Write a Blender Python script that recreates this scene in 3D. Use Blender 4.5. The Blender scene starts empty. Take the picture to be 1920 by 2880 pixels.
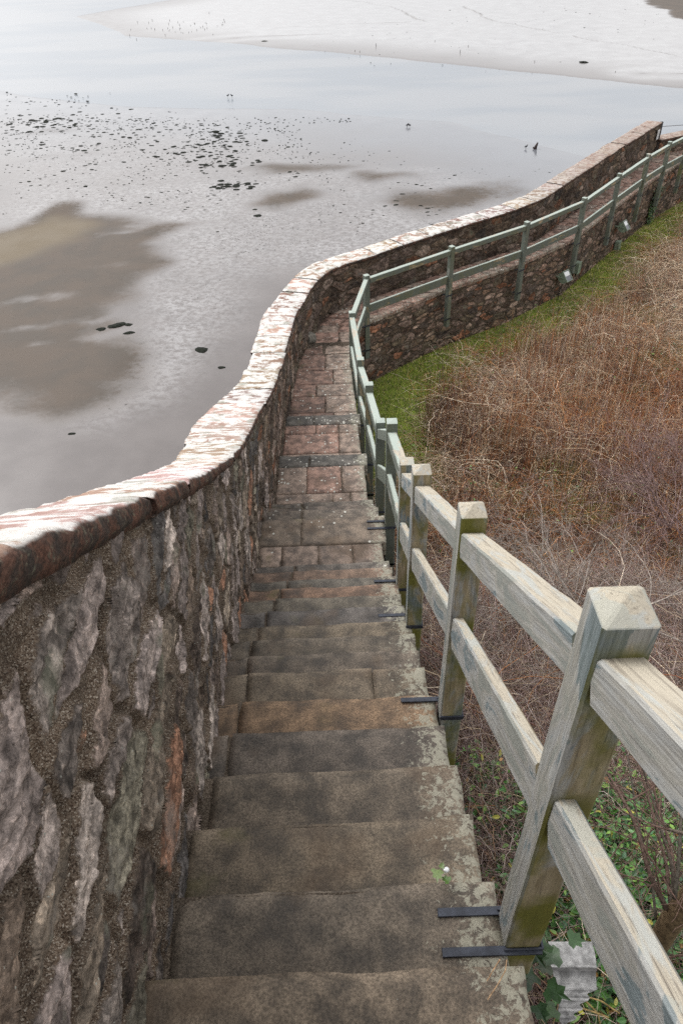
import bpy, math, random
import numpy as np
from mathutils import Vector, Matrix

S = bpy.context.scene
COL = S.collection
rad = math.radians

# ------------------------------------------------------------------ camera
EYE = np.array([0.0, 0.0, 9.5])
PITCH, ROLL, FPX = rad(40.2), math.atan(66 / 1994.0), 2082.0      # focal length in pixels of the 1920 x 2880 photograph
_F = np.array([0, math.cos(PITCH), -math.sin(PITCH)])
_R0 = np.array([1.0, 0, 0]); _U0 = np.array([0, math.sin(PITCH), math.cos(PITCH)])
_R = _R0 * math.cos(ROLL) - _U0 * math.sin(ROLL)
_U = _U0 * math.cos(ROLL) + _R0 * math.sin(ROLL)
cam_d = bpy.data.cameras.new('camera'); cam = bpy.data.objects.new('camera', cam_d); COL.objects.link(cam)
cam.matrix_world = Matrix(((_R[0], _U[0], -_F[0], EYE[0]), (_R[1], _U[1], -_F[1], EYE[1]), (_R[2], _U[2], -_F[2], EYE[2]), (0, 0, 0, 1)))
cam_d.sensor_fit = 'VERTICAL'; cam_d.sensor_height = 36.0; cam_d.sensor_width = 24.0
cam_d.lens = FPX / 2880 * 36
cam_d.clip_start = 0.05; cam_d.clip_end = 3000
cam_d.dof.use_dof = True; cam_d.dof.focus_distance = 4.6; cam_d.dof.aperture_fstop = 18.0
S.camera = cam


def at(px, py, z):
    """point of the place at height z that stands at this pixel of the photograph"""
    d = _F + _R * (px - 960) / FPX - _U * (py - 1440) / FPX
    return EYE + d * ((z - EYE[2]) / d[2])


# ------------------------------------------------------------------ light
SUN_EL, SUN_AZ = rad(48), rad(-55)            # azimuth measured from +y towards +x
w = bpy.data.worlds.new('World'); S.world = w; w.use_nodes = True
nt = w.node_tree; nt.nodes.clear()
wo = nt.nodes.new('ShaderNodeOutputWorld'); bg = nt.nodes.new('ShaderNodeBackground')
sky = nt.nodes.new('ShaderNodeTexSky'); sky.sky_type = 'NISHITA'; sky.sun_disc = False
sky.sun_elevation = SUN_EL; sky.sun_rotation = SUN_AZ; sky.air_density = 1.6; sky.dust_density = 6.0; sky.ozone_density = 1.0
hs = nt.nodes.new('ShaderNodeHueSaturation'); hs.inputs['Saturation'].default_value = 0.06
nt.links.new(sky.outputs[0], hs.inputs['Color'])
mixw = nt.nodes.new('ShaderNodeMix'); mixw.data_type = 'RGBA'; mixw.inputs[0].default_value = 0.5      # a layer of high white cloud over the sky
tcw = nt.nodes.new('ShaderNodeTexCoord'); nz = nt.nodes.new('ShaderNodeTexNoise'); nz.inputs['Scale'].default_value = 2.2; nz.inputs['Detail'].default_value = 4
rw = nt.nodes.new('ShaderNodeValToRGB'); rw.color_ramp.elements[0].position = .35; rw.color_ramp.elements[0].color = (4.3, 4.38, 4.55, 1)
rw.color_ramp.elements[1].position = .65; rw.color_ramp.elements[1].color = (5.4, 5.4, 5.45, 1)
nt.links.new(tcw.outputs['Generated'], nz.inputs['Vector']); nt.links.new(nz.outputs[0], rw.inputs[0])
nt.links.new(hs.outputs[0], mixw.inputs[6]); nt.links.new(rw.outputs[0], mixw.inputs[7]); nt.links.new(mixw.outputs[2], bg.inputs[0])
bg.inputs[1].default_value = 0.15
nt.links.new(bg.outputs[0], wo.inputs[0])
sl = bpy.data.lights.new('sun', 'SUN'); sl.energy = 0.5; sl.angle = rad(40); sl.color = (1.0, 0.98, 0.95)
so = bpy.data.objects.new('sun', sl); COL.objects.link(so)
sdir = Vector((math.sin(SUN_AZ) * math.cos(SUN_EL), math.cos(SUN_AZ) * math.cos(SUN_EL), math.sin(SUN_EL)))
so.rotation_euler = sdir.to_track_quat('Z', 'Y').to_euler(); so.location = (0, 0, 40)
S.view_settings.view_transform = 'Standard'; S.view_settings.look = 'None'
S.view_settings.exposure = 0.95; S.view_settings.gamma = 1.0
try: S.view_settings.use_curve_mapping = False
except Exception: pass
S.render.engine = 'CYCLES'
S.cycles.max_bounces = 5; S.cycles.diffuse_bounces = 3; S.cycles.glossy_bounces = 2
S.cycles.transparent_max_bounces = 4; S.cycles.use_denoising = False

# ------------------------------------------------------------------ helpers
rng = np.random.default_rng(7)
random.seed(7)


def _hash(ix, iy, iz, seed):
    h = (ix * 374761393 + iy * 668265263 + iz * 2147483647 + seed * 1274126177) & 0xFFFFFFFF
    h = ((h ^ (h >> 13)) * 1274126177) & 0xFFFFFFFF
    h = (h ^ (h >> 16)) & 0xFFFFFF
    return h / float(0xFFFFFF)


def noise(x, y, z=0.0, seed=0):
    x, y, z = np.broadcast_arrays(np.asarray(x, float), np.asarray(y, float), np.asarray(z, float))
    ix, iy, iz = np.floor(x).astype(np.int64), np.floor(y).astype(np.int64), np.floor(z).astype(np.int64)
    fx, fy, fz = x - ix, y - iy, z - iz
    fx, fy, fz = fx * fx * (3 - 2 * fx), fy * fy * (3 - 2 * fy), fz * fz * (3 - 2 * fz)
    r = 0
    for dx in (0, 1):
        for dy in (0, 1):
            for dz in (0, 1):
                r = r + _hash(ix + dx, iy + dy, iz + dz, seed) * (fx if dx else 1 - fx) * (fy if dy else 1 - fy) * (fz if dz else 1 - fz)
    return r * 2 - 1


def fbm(x, y, z=0.0, seed=0, o=4):
    r = 0; a = 1.0; t = 0
    for k in range(o):
        r = r + a * noise(np.asarray(x) * 2 ** k, np.asarray(y) * 2 ** k, np.asarray(z) * 2 ** k, seed + k * 17); t += a; a *= 0.5
    return r / t


def sstep(a, b, x):
    t = np.clip((x - a) / (b - a), 0, 1); return t * t * (3 - 2 * t)


def mesh_np(name, V, F, mat, parent=None, smooth=True, attrs=None, cols=None):
    """F: int array (n, k) with one face size k, or a list of such arrays"""
    V = np.ascontiguousarray(V, np.float32)
    Fs = F if isinstance(F, list) else [F]
    Fs = [np.asarray(f, np.int32) for f in Fs if len(f)]
    me = bpy.data.meshes.new(name)
    me.vertices.add(len(V)); me.vertices.foreach_set('co', V.ravel())
    nl = sum(f.size for f in Fs); nf = sum(len(f) for f in Fs)
    me.loops.add(nl); me.polygons.add(nf)
    me.loops.foreach_set('vertex_index', np.concatenate([f.ravel() for f in Fs]))
    tot = np.concatenate([np.full(len(f), f.shape[1], np.int32) for f in Fs])
    st = np.concatenate([[0], np.cumsum(tot)[:-1]]).astype(np.int32)
    me.polygons.foreach_set('loop_start', st)
    me.polygons.foreach_set('use_smooth', np.full(nf, smooth))
    me.update(calc_edges=True)
    for k, v in (attrs or {}).items():
        a = me.attributes.new(k, 'FLOAT', 'POINT'); a.data.foreach_set('value', np.ascontiguousarray(v, np.float32))
    for k, v in (cols or {}).items():
        a = me.attributes.new(k, 'FLOAT_COLOR', 'POINT')
        c = np.ones((len(V), 4), np.float32); c[:, :3] = v; a.data.foreach_set('color', c.ravel())
    if mat: me.materials.append(mat)
    o = bpy.data.objects.new(name, me); COL.objects.link(o)
    if parent: o.parent = parent
    return o


class MB:
    """collects pieces of one part"""
    def __init__(s): s.V = []; s.F = {}; s.n = 0; s.C = []
    def add(s, V, F, col=(1, 1, 1)):
        V = np.asarray(V, float); 
        for f in F: s.F.setdefault(len(f), []).append([i + s.n for i in f])
        s.V.append(V); s.n += len(V)
        c = np.asarray(col, float); s.C.append(np.tile(c, (len(V), 1)) if c.ndim == 1 else c)
    def addg(s, V, F, col=(1, 1, 1)):
        s.F.setdefault(F.shape[1], []).extend((F + s.n).tolist())
        s.V.append(V); s.n += len(V)
        c = np.asarray(col, float); s.C.append(np.tile(c, (len(V), 1)) if c.ndim == 1 else c)
    def box(s, c, h, M=None, col=(1, 1, 1), bev=0.0):
        """box with bevelled edges, half sizes h, rotation M (3x3)"""
        h = np.array(h, float); b = min(bev, min(h) * 0.45)
        if b <= 0:
            V = np.array([[x, y, z] for x in (-1, 1) for y in (-1, 1) for z in (-1, 1)]) * h
            F = [(0, 1, 3, 2), (4, 6, 7, 5), (0, 4, 5, 1), (2, 3, 7, 6), (0, 2, 6, 4), (1, 5, 7, 3)]
        else:
            V = []; idx = {}
            for ax in range(3):
                for sx in (-1, 1):
                    for sy in (-1, 1):
                        for sz in (-1, 1):
                            p = np.array([sx, sy, sz], float) * (h - b); p[ax] = (sx, sy, sz)[ax] * h[ax]
                            idx[(ax, sx, sy, sz)] = len(V); V.append(p)
            F = []
            for ax in range(3):
                for sg in (-1, 1):
                    o = [a for a in range(3) if a != ax]; q = []
                    for u, v in ((-1, -1), (1, -1), (1, 1), (-1, 1)):
                        k = [0, 0, 0]; k[ax] = sg; k[o[0]] = u; k[o[1]] = v; q.append(idx[(ax, *k)])
                    F.append(q)
            for a in range(3):                                    # edges
                for b1 in (-1, 1):
                    for b2 in (-1, 1):
                        o = [q for q in range(3) if q != a]; ks = []
                        for e in (-1, 1):
                            k = [0, 0, 0]; k[a] = e; k[o[0]] = b1; k[o[1]] = b2; ks.append(tuple(k))
                        F.append([idx[(o[0], *ks[0])], idx[(o[0], *ks[1])], idx[(o[1], *ks[1])], idx[(o[1], *ks[0])]])
            for sx in (-1, 1):
                for sy in (-1, 1):
                    for sz in (-1, 1): F.append([idx[(0, sx, sy, sz)], idx[(1, sx, sy, sz)], idx[(2, sx, sy, sz)]])
            V = np.array(V)
        V = np.array(V)
        if M is not None: V = V @ np.array(M).T
        s.add(V + np.array(c), F, col)
    def tube(s, P, r, n=6, col=(1, 1, 1), cap=True):
        P = np.array(P, float); K = len(P); r = np.broadcast_to(np.asarray(r, float), (K,))
        T = np.gradient(P, axis=0); T /= np.linalg.norm(T, axis=1)[:, None] + 1e-9
        up = np.array([0, 0, 1.0]) if abs(T[:, 2]).mean() < 0.8 else np.array([1.0, 0, 0])
        A = np.cross(T, up); A /= np.linalg.norm(A, axis=1)[:, None] + 1e-9; B = np.cross(T, A)
        th = np.arange(n) * 2 * math.pi / n
        V = (P[:, None] + r[:, None, None] * (np.cos(th)[None, :, None] * A[:, None] + np.sin(th)[None, :, None] * B[:, None])).reshape(-1, 3)
        F = [(i * n + j, i * n + (j + 1) % n, (i + 1) * n + (j + 1) % n, (i + 1) * n + j) for i in range(K - 1) for j in range(n)]
        if cap: F += [tuple(range(n))[::-1], tuple((K - 1) * n + j for j in range(n))]
        s.add(V, F, col)
    def build(s, name, mat, parent=None, smooth=False):
        V = np.concatenate(s.V); C = np.concatenate(s.C)
        return mesh_np(name, V, [np.array(f) for f in s.F.values()], mat, parent, smooth, cols={'scol': C})


def tag(o, label=None, cat=None, group=None, kind=None):
    if label: o['label'] = label
    if cat: o['category'] = cat
    if group: o['group'] = group
    if kind: o['kind'] = kind
    return o


def empty(name, loc=(0, 0, 0)):
    o = bpy.data.objects.new(name, None); COL.objects.link(o); o.location = loc; o.empty_display_size = 0.2
    return o


# ------------------------------------------------------------------ materials
class NT:
    def __init__(s, name):
        m = bpy.data.materials.new(name); m.use_nodes = True; s.m = m; s.t = m.node_tree; s.t.nodes.clear()
        s.out = s.n('ShaderNodeOutputMaterial'); s.b = s.n('ShaderNodeBsdfPrincipled')
        s.t.links.new(s.b.outputs[0], s.out.inputs[0])
        s.g = s.n('ShaderNodeNewGeometry'); s.tc = s.n('ShaderNodeTexCoord')
        s.pos = s.g.outputs['Position']; s.obj = s.tc.outputs['Object']
    def n(s, t, **k):
        x = s.t.nodes.new(t)
        for a, b in k.items(): setattr(x, a, b)
        return x
    def _in(s, sock, v):
        if isinstance(v, bpy.types.NodeSocket): s.t.links.new(v, sock)
        elif v is not None:
            try: sock.default_value = v
            except Exception: sock.default_value = (*v, 1.0)
    def attr(s, name, typ='GEOMETRY'):
        a = s.n('ShaderNodeAttribute', attribute_name=name, attribute_type=typ); return a
    def math(s, op, a, b=None, c=None, clamp=False):
        x = s.n('ShaderNodeMath', operation=op, use_clamp=clamp); s._in(x.inputs[0], a)
        if b is not None: s._in(x.inputs[1], b)
        if c is not None: s._in(x.inputs[2], c)
        return x.outputs[0]
    def mr(s, v, a, b, c=0.0, d=1.0, smooth=True):
        x = s.n('ShaderNodeMapRange', interpolation_type='SMOOTHSTEP' if smooth else 'LINEAR')
        s._in(x.inputs[0], v)
        for i, q in enumerate((a, b, c, d)): s._in(x.inputs[i + 1], q)
        return x.outputs[0]
    def map(s, v, sc=(1, 1, 1), loc=(0, 0, 0), rot=(0, 0, 0)):
        x = s.n('ShaderNodeMapping'); s._in(x.inputs[0], v); x.inputs['Scale'].default_value = sc; x.inputs['Location'].default_value = loc
        x.inputs['Rotation'].default_value = rot; return x.outputs[0]
    def noise(s, v, sc, det=4, rough=0.55, dist=0.0):
        x = s.n('ShaderNodeTexNoise'); s._in(x.inputs['Vector'], v); x.inputs['Scale'].default_value = sc
        x.inputs['Detail'].default_value = det; x.inputs['Roughness'].default_value = rough; x.inputs['Distortion'].default_value = dist
        return x.outputs[0]
    def vor(s, v, sc, feat='F1', out=0, rnd=1.0):
        x = s.n('ShaderNodeTexVoronoi', feature=feat); s._in(x.inputs['Vector'], v); x.inputs['Scale'].default_value = sc
        x.inputs['Randomness'].default_value = rnd; return x.outputs[out]
    def mix(s, f, a, b, mode='MIX'):
        x = s.n('ShaderNodeMix', data_type='RGBA', blend_type=mode, clamp_factor=True)
        s._in(x.inputs[0], f); s._in(x.inputs[6], a); s._in(x.inputs[7], b); return x.outputs[2]
    def ramp(s, v, stops):
        x = s.n('ShaderNodeValToRGB'); s._in(x.inputs[0], v); e = x.color_ramp.elements
        while len(e) < len(stops): e.new(0.5)
        for q, (p, c) in zip(e, stops): q.position = p; q.color = (*c, 1.0)
        return x.outputs[0]
    def bump(s, h, st=0.5, d=0.01, nrm=None):
        x = s.n('ShaderNodeBump'); x.inputs['Strength'].default_value = st; x.inputs['Distance'].default_value = d
        s._in(x.inputs['Height'], h)
        if nrm is not None: s._in(x.inputs['Normal'], nrm)
        return x.outputs[0]
    def sep(s, v):
        x = s.n('ShaderNodeSeparateXYZ'); s._in(x.inputs[0], v); return x.outputs
    def fin(s, col, rough=0.8, nrm=None, spec=0.5, **k):
        s._in(s.b.inputs['Base Color'], col); s._in(s.b.inputs['Roughness'], rough)
        if nrm is not None: s._in(s.b.inputs['Normal'], nrm)
        s._in(s.b.inputs['Specular IOR Level'], spec)
        for a, b in k.items(): s._in(s.b.inputs[a.replace('_', ' ')], b)
        return s.m


def mat_rubble():
    t = NT('rubble stone'); e = t.attr('edge').outputs['Fac']; c = t.attr('scol').outputs['Color']; P = t.pos
    n1 = t.noise(P, 60, 4, 0.7); n2 = t.noise(P, 14, 5, 0.65); n3 = t.noise(P, 5, 3)
    ed = t.math('ADD', e, t.math('MULTIPLY', t.math('SUBTRACT', n1, 0.5), 0.016))
    m = t.mr(ed, 0.007, 0.013)
    v = t.math('MULTIPLY', t.mr(n2, 0.3, 0.72, 0.5, 1.5), t.mr(t.noise(P, 34, 5, 0.75, 0.8), 0.34, 0.66, 0.55, 1.5))
    st = t.mix(1.0, c, v, 'MULTIPLY')
    st = t.mix(t.mr(n1, 0.56, 0.7), st, t.mix(1.0, st, (1.9, 1.85, 1.8), 'MULTIPLY'))
    st = t.mix(t.mr(n1, 0.40, 0.26), st, (0.03, 0.026, 0.022))
    wl = t.noise(P, 3.1, 5, 0.7); st = t.mix(t.mr(wl, 0.56, 0.68, 0, 0.5), st, (0.235, 0.21, 0.185))
    st = t.mix(t.mr(n3, 0.6, 0.7, 0, 0.45), st, (0.16, 0.17, 0.12))
    sp = t.vor(P, 55); st = t.mix(t.math('MULTIPLY', t.mr(sp, 0.16, 0.1), t.mr(n2, 0.5, 0.6)), st, (0.42, 0.43, 0.38))
    gv = t.vor(P, 330, out=1); gs = t.sep(gv)[0]
    mo = t.ramp(gs, [(0.0, (0.04, 0.026, 0.017)), (0.3, (0.115, 0.08, 0.056)), (0.7, (0.18, 0.135, 0.098)), (0.9, (0.27, 0.22, 0.17)), (1.0, (0.42, 0.37, 0.31))])
    mo = t.mix(1.0, mo, t.mr(n3, 0.3, 0.7, 0.6, 1.25), 'MULTIPLY')
    col = t.mix(m, mo, st)
    h = t.math('ADD', t.math('MULTIPLY', n2, 1.0), t.math('MULTIPLY', n1, 0.35))
    h = t.math('ADD', h, t.math('MULTIPLY', t.math('MULTIPLY', gs, t.math('SUBTRACT', 1.0, m)), 0.45))
    return t.fin(col, 0.92, t.bump(h, 1.0, 0.022), 0.25)


def mat_slab():
    t = NT('worn sandstone slabs'); c = t.attr('scol').outputs['Color']; P = t.pos; x = t.sep(P)
    n1 = t.noise(P, 9, 5, 0.6); n2 = t.noise(P, 130, 3, 0.7); n3 = t.noise(P, 2.3, 3)
    col = t.mix(1.0, c, t.mr(n1, 0.32, 0.68, 0.5, 1.5), 'MULTIPLY')
    col = t.mix(1.0, col, t.mr(n2, 0.3, 0.7, 0.58, 1.42), 'MULTIPLY')
    col = t.mix(t.mr(t.noise(P, 4.2, 5, 0.65), 0.5, 0.36, 0, 0.38), col, (0.05, 0.042, 0.036))
    col = t.mix(t.mr(n3, 0.55, 0.7, 0, 0.55), col, (0.10, 0.065, 0.04))
    lum = t.attr('rim').outputs['Fac']
    # pale lichen gathers towards the open edge
    ln = t.noise(P, 30, 6, 0.75, 0.6); lb = t.noise(P, 5.0, 3)
    lm = t.math('ADD', t.math('MULTIPLY', lum, 0.24), t.math('MULTIPLY', t.math('SUBTRACT', lb, 0.5), 0.30))
    lm = t.mr(t.math('ADD', ln, lm), 0.71, 0.735)
    col = t.mix(t.math('MULTIPLY', lm, 0.78), col, t.mix(n2, (0.17, 0.16, 0.115), (0.43, 0.41, 0.33)))
    vd = t.vor(P, 26); vc = t.sep(t.vor(P, 26, out=1))[0]
    far = t.mr(x[1], 4.5, 8.5, 0.998, 0.62)
    rr = t.mr(vc, far, 1.0, 0.0, 0.46, smooth=False)
    sp = t.math('LESS_THAN', t.math('ADD', vd, t.math('MULTIPLY', t.math('SUBTRACT', n2, 0.5), 0.16)), rr)
    sp = t.math('MULTIPLY', sp, t.mr(t.math('ADD', lb, t.math('MULTIPLY', lum, 0.12)), 0.42, 0.54))
    col = t.mix(sp, col, t.mix(n2, (0.40, 0.38, 0.32), (0.72, 0.71, 0.65)))
    mz = t.mr(t.noise(P, 3.3, 4), 0.6, 0.72, 0, 0.5)
    col = t.mix(t.math('MULTIPLY', mz, t.mr(x[0], 0.1, -0.6)), col, (0.11, 0.10, 0.035))
    h = t.math('ADD', t.math('MULTIPLY', n1, 1.0), t.math('MULTIPLY', n2, 0.3))
    return t.fin(col, t.mr(n1, 0.3, 0.7, 0.62, 0.85), t.bump(h, 0.6, 0.008), 0.35)


def mat_coping():
    t = NT('lichened sandstone coping'); c = t.attr('scol').outputs['Color']; P = t.pos
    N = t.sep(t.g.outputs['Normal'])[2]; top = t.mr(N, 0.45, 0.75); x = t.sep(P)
    s1 = t.noise(t.map(P, (3.6, 6.0, 6.0), rot=(0, 0, 0.14)), 1.0, 7, 0.66, 1.2); n2 = t.noise(P, 7, 5, 0.65); n3 = t.noise(P, 80, 3, 0.7)
    pink = t.mix(t.mr(s1, 0.36, 0.62), (0.32, 0.205, 0.16), (0.48, 0.39, 0.34))
    pink = t.mix(1.0, pink, c, 'MULTIPLY')
    li = t.mr(t.math('ADD', t.math('MULTIPLY', s1, 0.6), t.math('MULTIPLY', n2, 0.55)), 0.535, 0.585)
    topc = t.mix(t.math('MULTIPLY', li, 0.8), pink, (0.60, 0.59, 0.565))
    topc = t.mix(t.mr(t.noise(P, 4.3, 4, 0.7), 0.54, 0.62, 0, 0.7), topc, t.mix(n3, (0.14, 0.14, 0.115), (0.34, 0.34, 0.28)))
    topc = t.mix(t.mr(t.noise(t.map(P, (5, 14, 14), rot=(0, 0, 0.2)), 1.3, 5, 0.75), 0.62, 0.70, 0, 0.7), topc, (0.17, 0.1, 0.07))
    # the far run of the coping is greyer and redder than the stair run
    far = t.mr(x[0], 2.5, 7.0)
    topf = t.mix(t.mr(t.noise(t.map(P, (9, 24, 9)), 1.0, 4, 0.7), 0.42, 0.6), (0.17, 0.095, 0.075), (0.34, 0.29, 0.24))
    topc = t.mix(t.math('MULTIPLY', far, 0.8), topc, topf)
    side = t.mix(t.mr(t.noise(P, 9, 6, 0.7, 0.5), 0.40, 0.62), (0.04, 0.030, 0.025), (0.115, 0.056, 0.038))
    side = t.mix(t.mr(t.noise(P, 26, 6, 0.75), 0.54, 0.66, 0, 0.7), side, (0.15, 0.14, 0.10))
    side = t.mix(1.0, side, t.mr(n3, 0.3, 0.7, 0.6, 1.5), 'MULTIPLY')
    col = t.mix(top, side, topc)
    h = t.math('ADD', t.math('MULTIPLY', s1, 1.0), t.math('MULTIPLY', n3, 0.12))
    return t.fin(col, 0.88, t.bump(h, 0.8, 0.02), 0.3)


def mat_wood(name, axis):
    """weathered pine with the remains of sage green paint; grain runs along the local axis"""
    t = NT(name); O = t.obj; r = t.n('ShaderNodeObjectInfo').outputs['Random']
    off = t.n('ShaderNodeVectorMath', operation='ADD'); t._in(off.inputs[0], O)
    cx = t.n('ShaderNodeCombineXYZ')
    for i in range(3): t._in(cx.inputs[i], t.math('MULTIPLY', r, 37.0 + 11 * i))
    t.t.links.new(cx.outputs[0], off.inputs[1]); Q = off.outputs[0]
    st = [11.0, 11.0, 11.0]; st[axis] = 1.6; st2 = [42.0, 42.0, 42.0]; st2[axis] = 1.6
    g1 = t.noise(t.map(Q, st), 1.6, 5, 0.6, 1.8); g2 = t.noise(t.map(Q, st2), 2.6, 5, 0.75, 0.7)
    st3 = [9.0, 9.0, 9.0]; st3[axis] = 2.6
    pn = t.noise(t.map(Q, st3), 1.0, 5, 0.62, 0.7); fine = t.noise(Q, 160, 2, 0.6)
    bare = t.mix(t.mr(g1, 0.3, 0.7), (0.20, 0.16, 0.095), (0.36, 0.30, 0.20))
    bare = t.mix(t.mr(g2, 0.50, 0.34, 0, 0.6), bare, (0.13, 0.11, 0.08))
    grey = t.mix(t.mr(g2, 0.30, 0.66), (0.19, 0.187, 0.178), (0.345, 0.345, 0.33))
    w = t.attr('["bare"]', 'OBJECT').outputs['Fac']; alg = t.attr('["algae"]', 'OBJECT').outputs['Fac']
    N = t.sep(t.g.outputs['Normal'])
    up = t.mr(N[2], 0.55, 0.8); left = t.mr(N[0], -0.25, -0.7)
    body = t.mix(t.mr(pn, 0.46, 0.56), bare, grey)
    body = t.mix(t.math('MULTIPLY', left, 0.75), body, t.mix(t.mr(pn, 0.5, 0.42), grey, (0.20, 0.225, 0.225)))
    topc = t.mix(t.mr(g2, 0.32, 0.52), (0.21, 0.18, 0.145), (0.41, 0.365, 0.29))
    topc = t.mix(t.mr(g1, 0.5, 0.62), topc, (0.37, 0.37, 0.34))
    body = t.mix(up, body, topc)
    paint = t.mix(t.mr(fine, 0.3, 0.7), (0.105, 0.12, 0.10), (0.14, 0.156, 0.133))
    paint = t.mix(t.mr(w, 0.45, 0.6), paint, t.mix(t.mr(g2, .35, .65), (0.10, 0.125, 0.13), (0.20, 0.23, 0.24)))
    paint = t.mix(t.mr(g2, 0.40, 0.30, 0, 0.5), paint, (0.07, 0.08, 0.055))
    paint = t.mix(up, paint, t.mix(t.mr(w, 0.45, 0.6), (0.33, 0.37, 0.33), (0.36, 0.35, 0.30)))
    pm = t.mr(t.math('ADD', pn, t.math('MULTIPLY', t.math('SUBTRACT', 0.5, w), 0.42)), 0.48, 0.515)
    col = t.mix(pm, body, paint)
    front = t.math('MULTIPLY', t.mr(N[1], -0.4, -0.8), t.math('SUBTRACT', 1.0, up))
    an = t.mr(t.noise(t.map(Q, (5, 5, 3)), 1.0, 4), 0.40, 0.62)
    col = t.mix(t.math('MULTIPLY', t.math('MULTIPLY', an, alg), t.math('ADD', t.math('MULTIPLY', front, 1.0), 0.10)), col, t.mix(g1, (0.07, 0.075, 0.014), (0.19, 0.175, 0.035)))
    crack = t.mr(g2, 0.34, 0.28, 0, 1.0)
    col = t.mix(t.math('MULTIPLY', crack, 0.75), col, (0.025, 0.02, 0.015))
    h = t.math('SUBTRACT', t.math('MULTIPLY', g2, 1.0), t.math('MULTIPLY', crack, 0.8))
    return t.fin(col, 0.8, t.bump(h, 0.55, 0.004), 0.3)


def mat_vcol(name, rough=0.8, spec=0.3, sc=40, lo=0.7, hi=1.3, trans=0.0):
    t = NT(name); c = t.attr('scol').outputs['Color']; n = t.noise(t.pos, sc, 3, 0.6)
    return t.fin(t.mix(1.0, c, t.mr(n, 0.3, 0.7, lo, hi), 'MULTIPLY'), rough, None, spec)


def mat_plain(name, c, rough=0.6, metal=0.0, sc=30, var=0.25, spec=0.5):
    t = NT(name); n = t.noise(t.pos, sc, 4, 0.6)
    col = t.mix(1.0, c, t.mr(n, 0.3, 0.7, 1 - var, 1 + var), 'MULTIPLY')
    return t.fin(col, rough, t.bump(n, 0.3, 0.002), spec, Metallic=metal)


def mat_mud():
    t = NT('wet tidal mud'); P = t.pos; y = t.sep(P)[1]
    dry = t.attr('dry').outputs['Fac']; och = t.attr('ochre').outputs['Fac']; rough = t.attr('peb').outputs['Fac']; silt = t.attr('silt').outputs['Fac']; shore = t.attr('shore').outputs['Fac']
    n1 = t.noise(P, 0.8, 4, 0.6); n2 = t.noise(P, 17, 4, 0.75); n3 = t.noise(t.map(P, (1.0, 1.15, 1), rot=(0, 0, 0.35)), 5.0, 8, 0.85)
    wet = t.mix(t.mr(n1, 0.3, 0.7), (0.090, 0.075, 0.070), (0.114, 0.097, 0.091))
    wet = t.mix(shore, wet, (0.14, 0.145, 0.16))
    wet = t.mix(silt, wet, t.mix(t.mr(n1, 0.3, 0.7), (0.20, 0.19, 0.19), (0.30, 0.295, 0.295)))
    dn = t.math('ADD', dry, t.math('MULTIPLY', t.math('SUBTRACT', n3, 0.5), t.math('ADD', 0.35, t.math('MULTIPLY', rough, 1.1))))
    dm = t.mr(dn, 0.28, 0.78)
    dcol = t.mix(t.mr(n1, 0.35, 0.65), (0.056, 0.042, 0.030), (0.084, 0.063, 0.047))
    dcol = t.mix(och, dcol, (0.125, 0.095, 0.058))
    pm = t.math('MULTIPLY', rough, t.mr(n3, 0.5, 0.62))
    col = t.mix(dm, wet, dcol)
    grit = t.mr(n2, 0.57, 0.66)
    col = t.mix(t.math('MULTIPLY', grit, t.math('MULTIPLY', rough, 0.75)), col, (0.045, 0.045, 0.04))
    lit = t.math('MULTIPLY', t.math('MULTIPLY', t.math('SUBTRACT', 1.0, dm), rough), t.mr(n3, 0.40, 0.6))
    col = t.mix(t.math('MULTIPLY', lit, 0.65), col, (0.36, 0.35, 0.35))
    r = t.math('ADD', t.math('MULTIPLY', dm, 0.62), t.math('MULTIPLY', rough, 0.12))
    r = t.math('ADD', r, t.mr(n1, 0.3, 0.7, 0.12, 0.22))
    h = t.math('ADD', t.math('MULTIPLY', n3, 0.5), t.math('MULTIPLY', n2, 0.25))
    hb = t.n('ShaderNodeBump'); t._in(hb.inputs['Strength'], t.math('ADD', 0.01, t.math('MULTIPLY', t.math('MAXIMUM', rough, dm), 0.10)))
    hb.inputs['Distance'].default_value = 0.03; t._in(hb.inputs['Height'], h)
    return t.fin(col, r, hb.outputs[0], 0.6)


def mat_water():
    t = NT('river water'); P = t.pos
    n1 = t.noise(t.map(P, (1.2, 3.0, 1), rot=(0, 0, -0.25)), 2.0, 4, 0.6); n2 = t.noise(t.map(P, (0.06, 0.16, 1), rot=(0, 0, -0.3)), 1.0, 3)
    col = t.mix(t.mr(n2, 0.4, 0.6), (0.135, 0.155, 0.18), (0.18, 0.19, 0.205))
    return t.fin(col, 0.22, t.bump(n1, 0.16, 0.03), 0.7)


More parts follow.
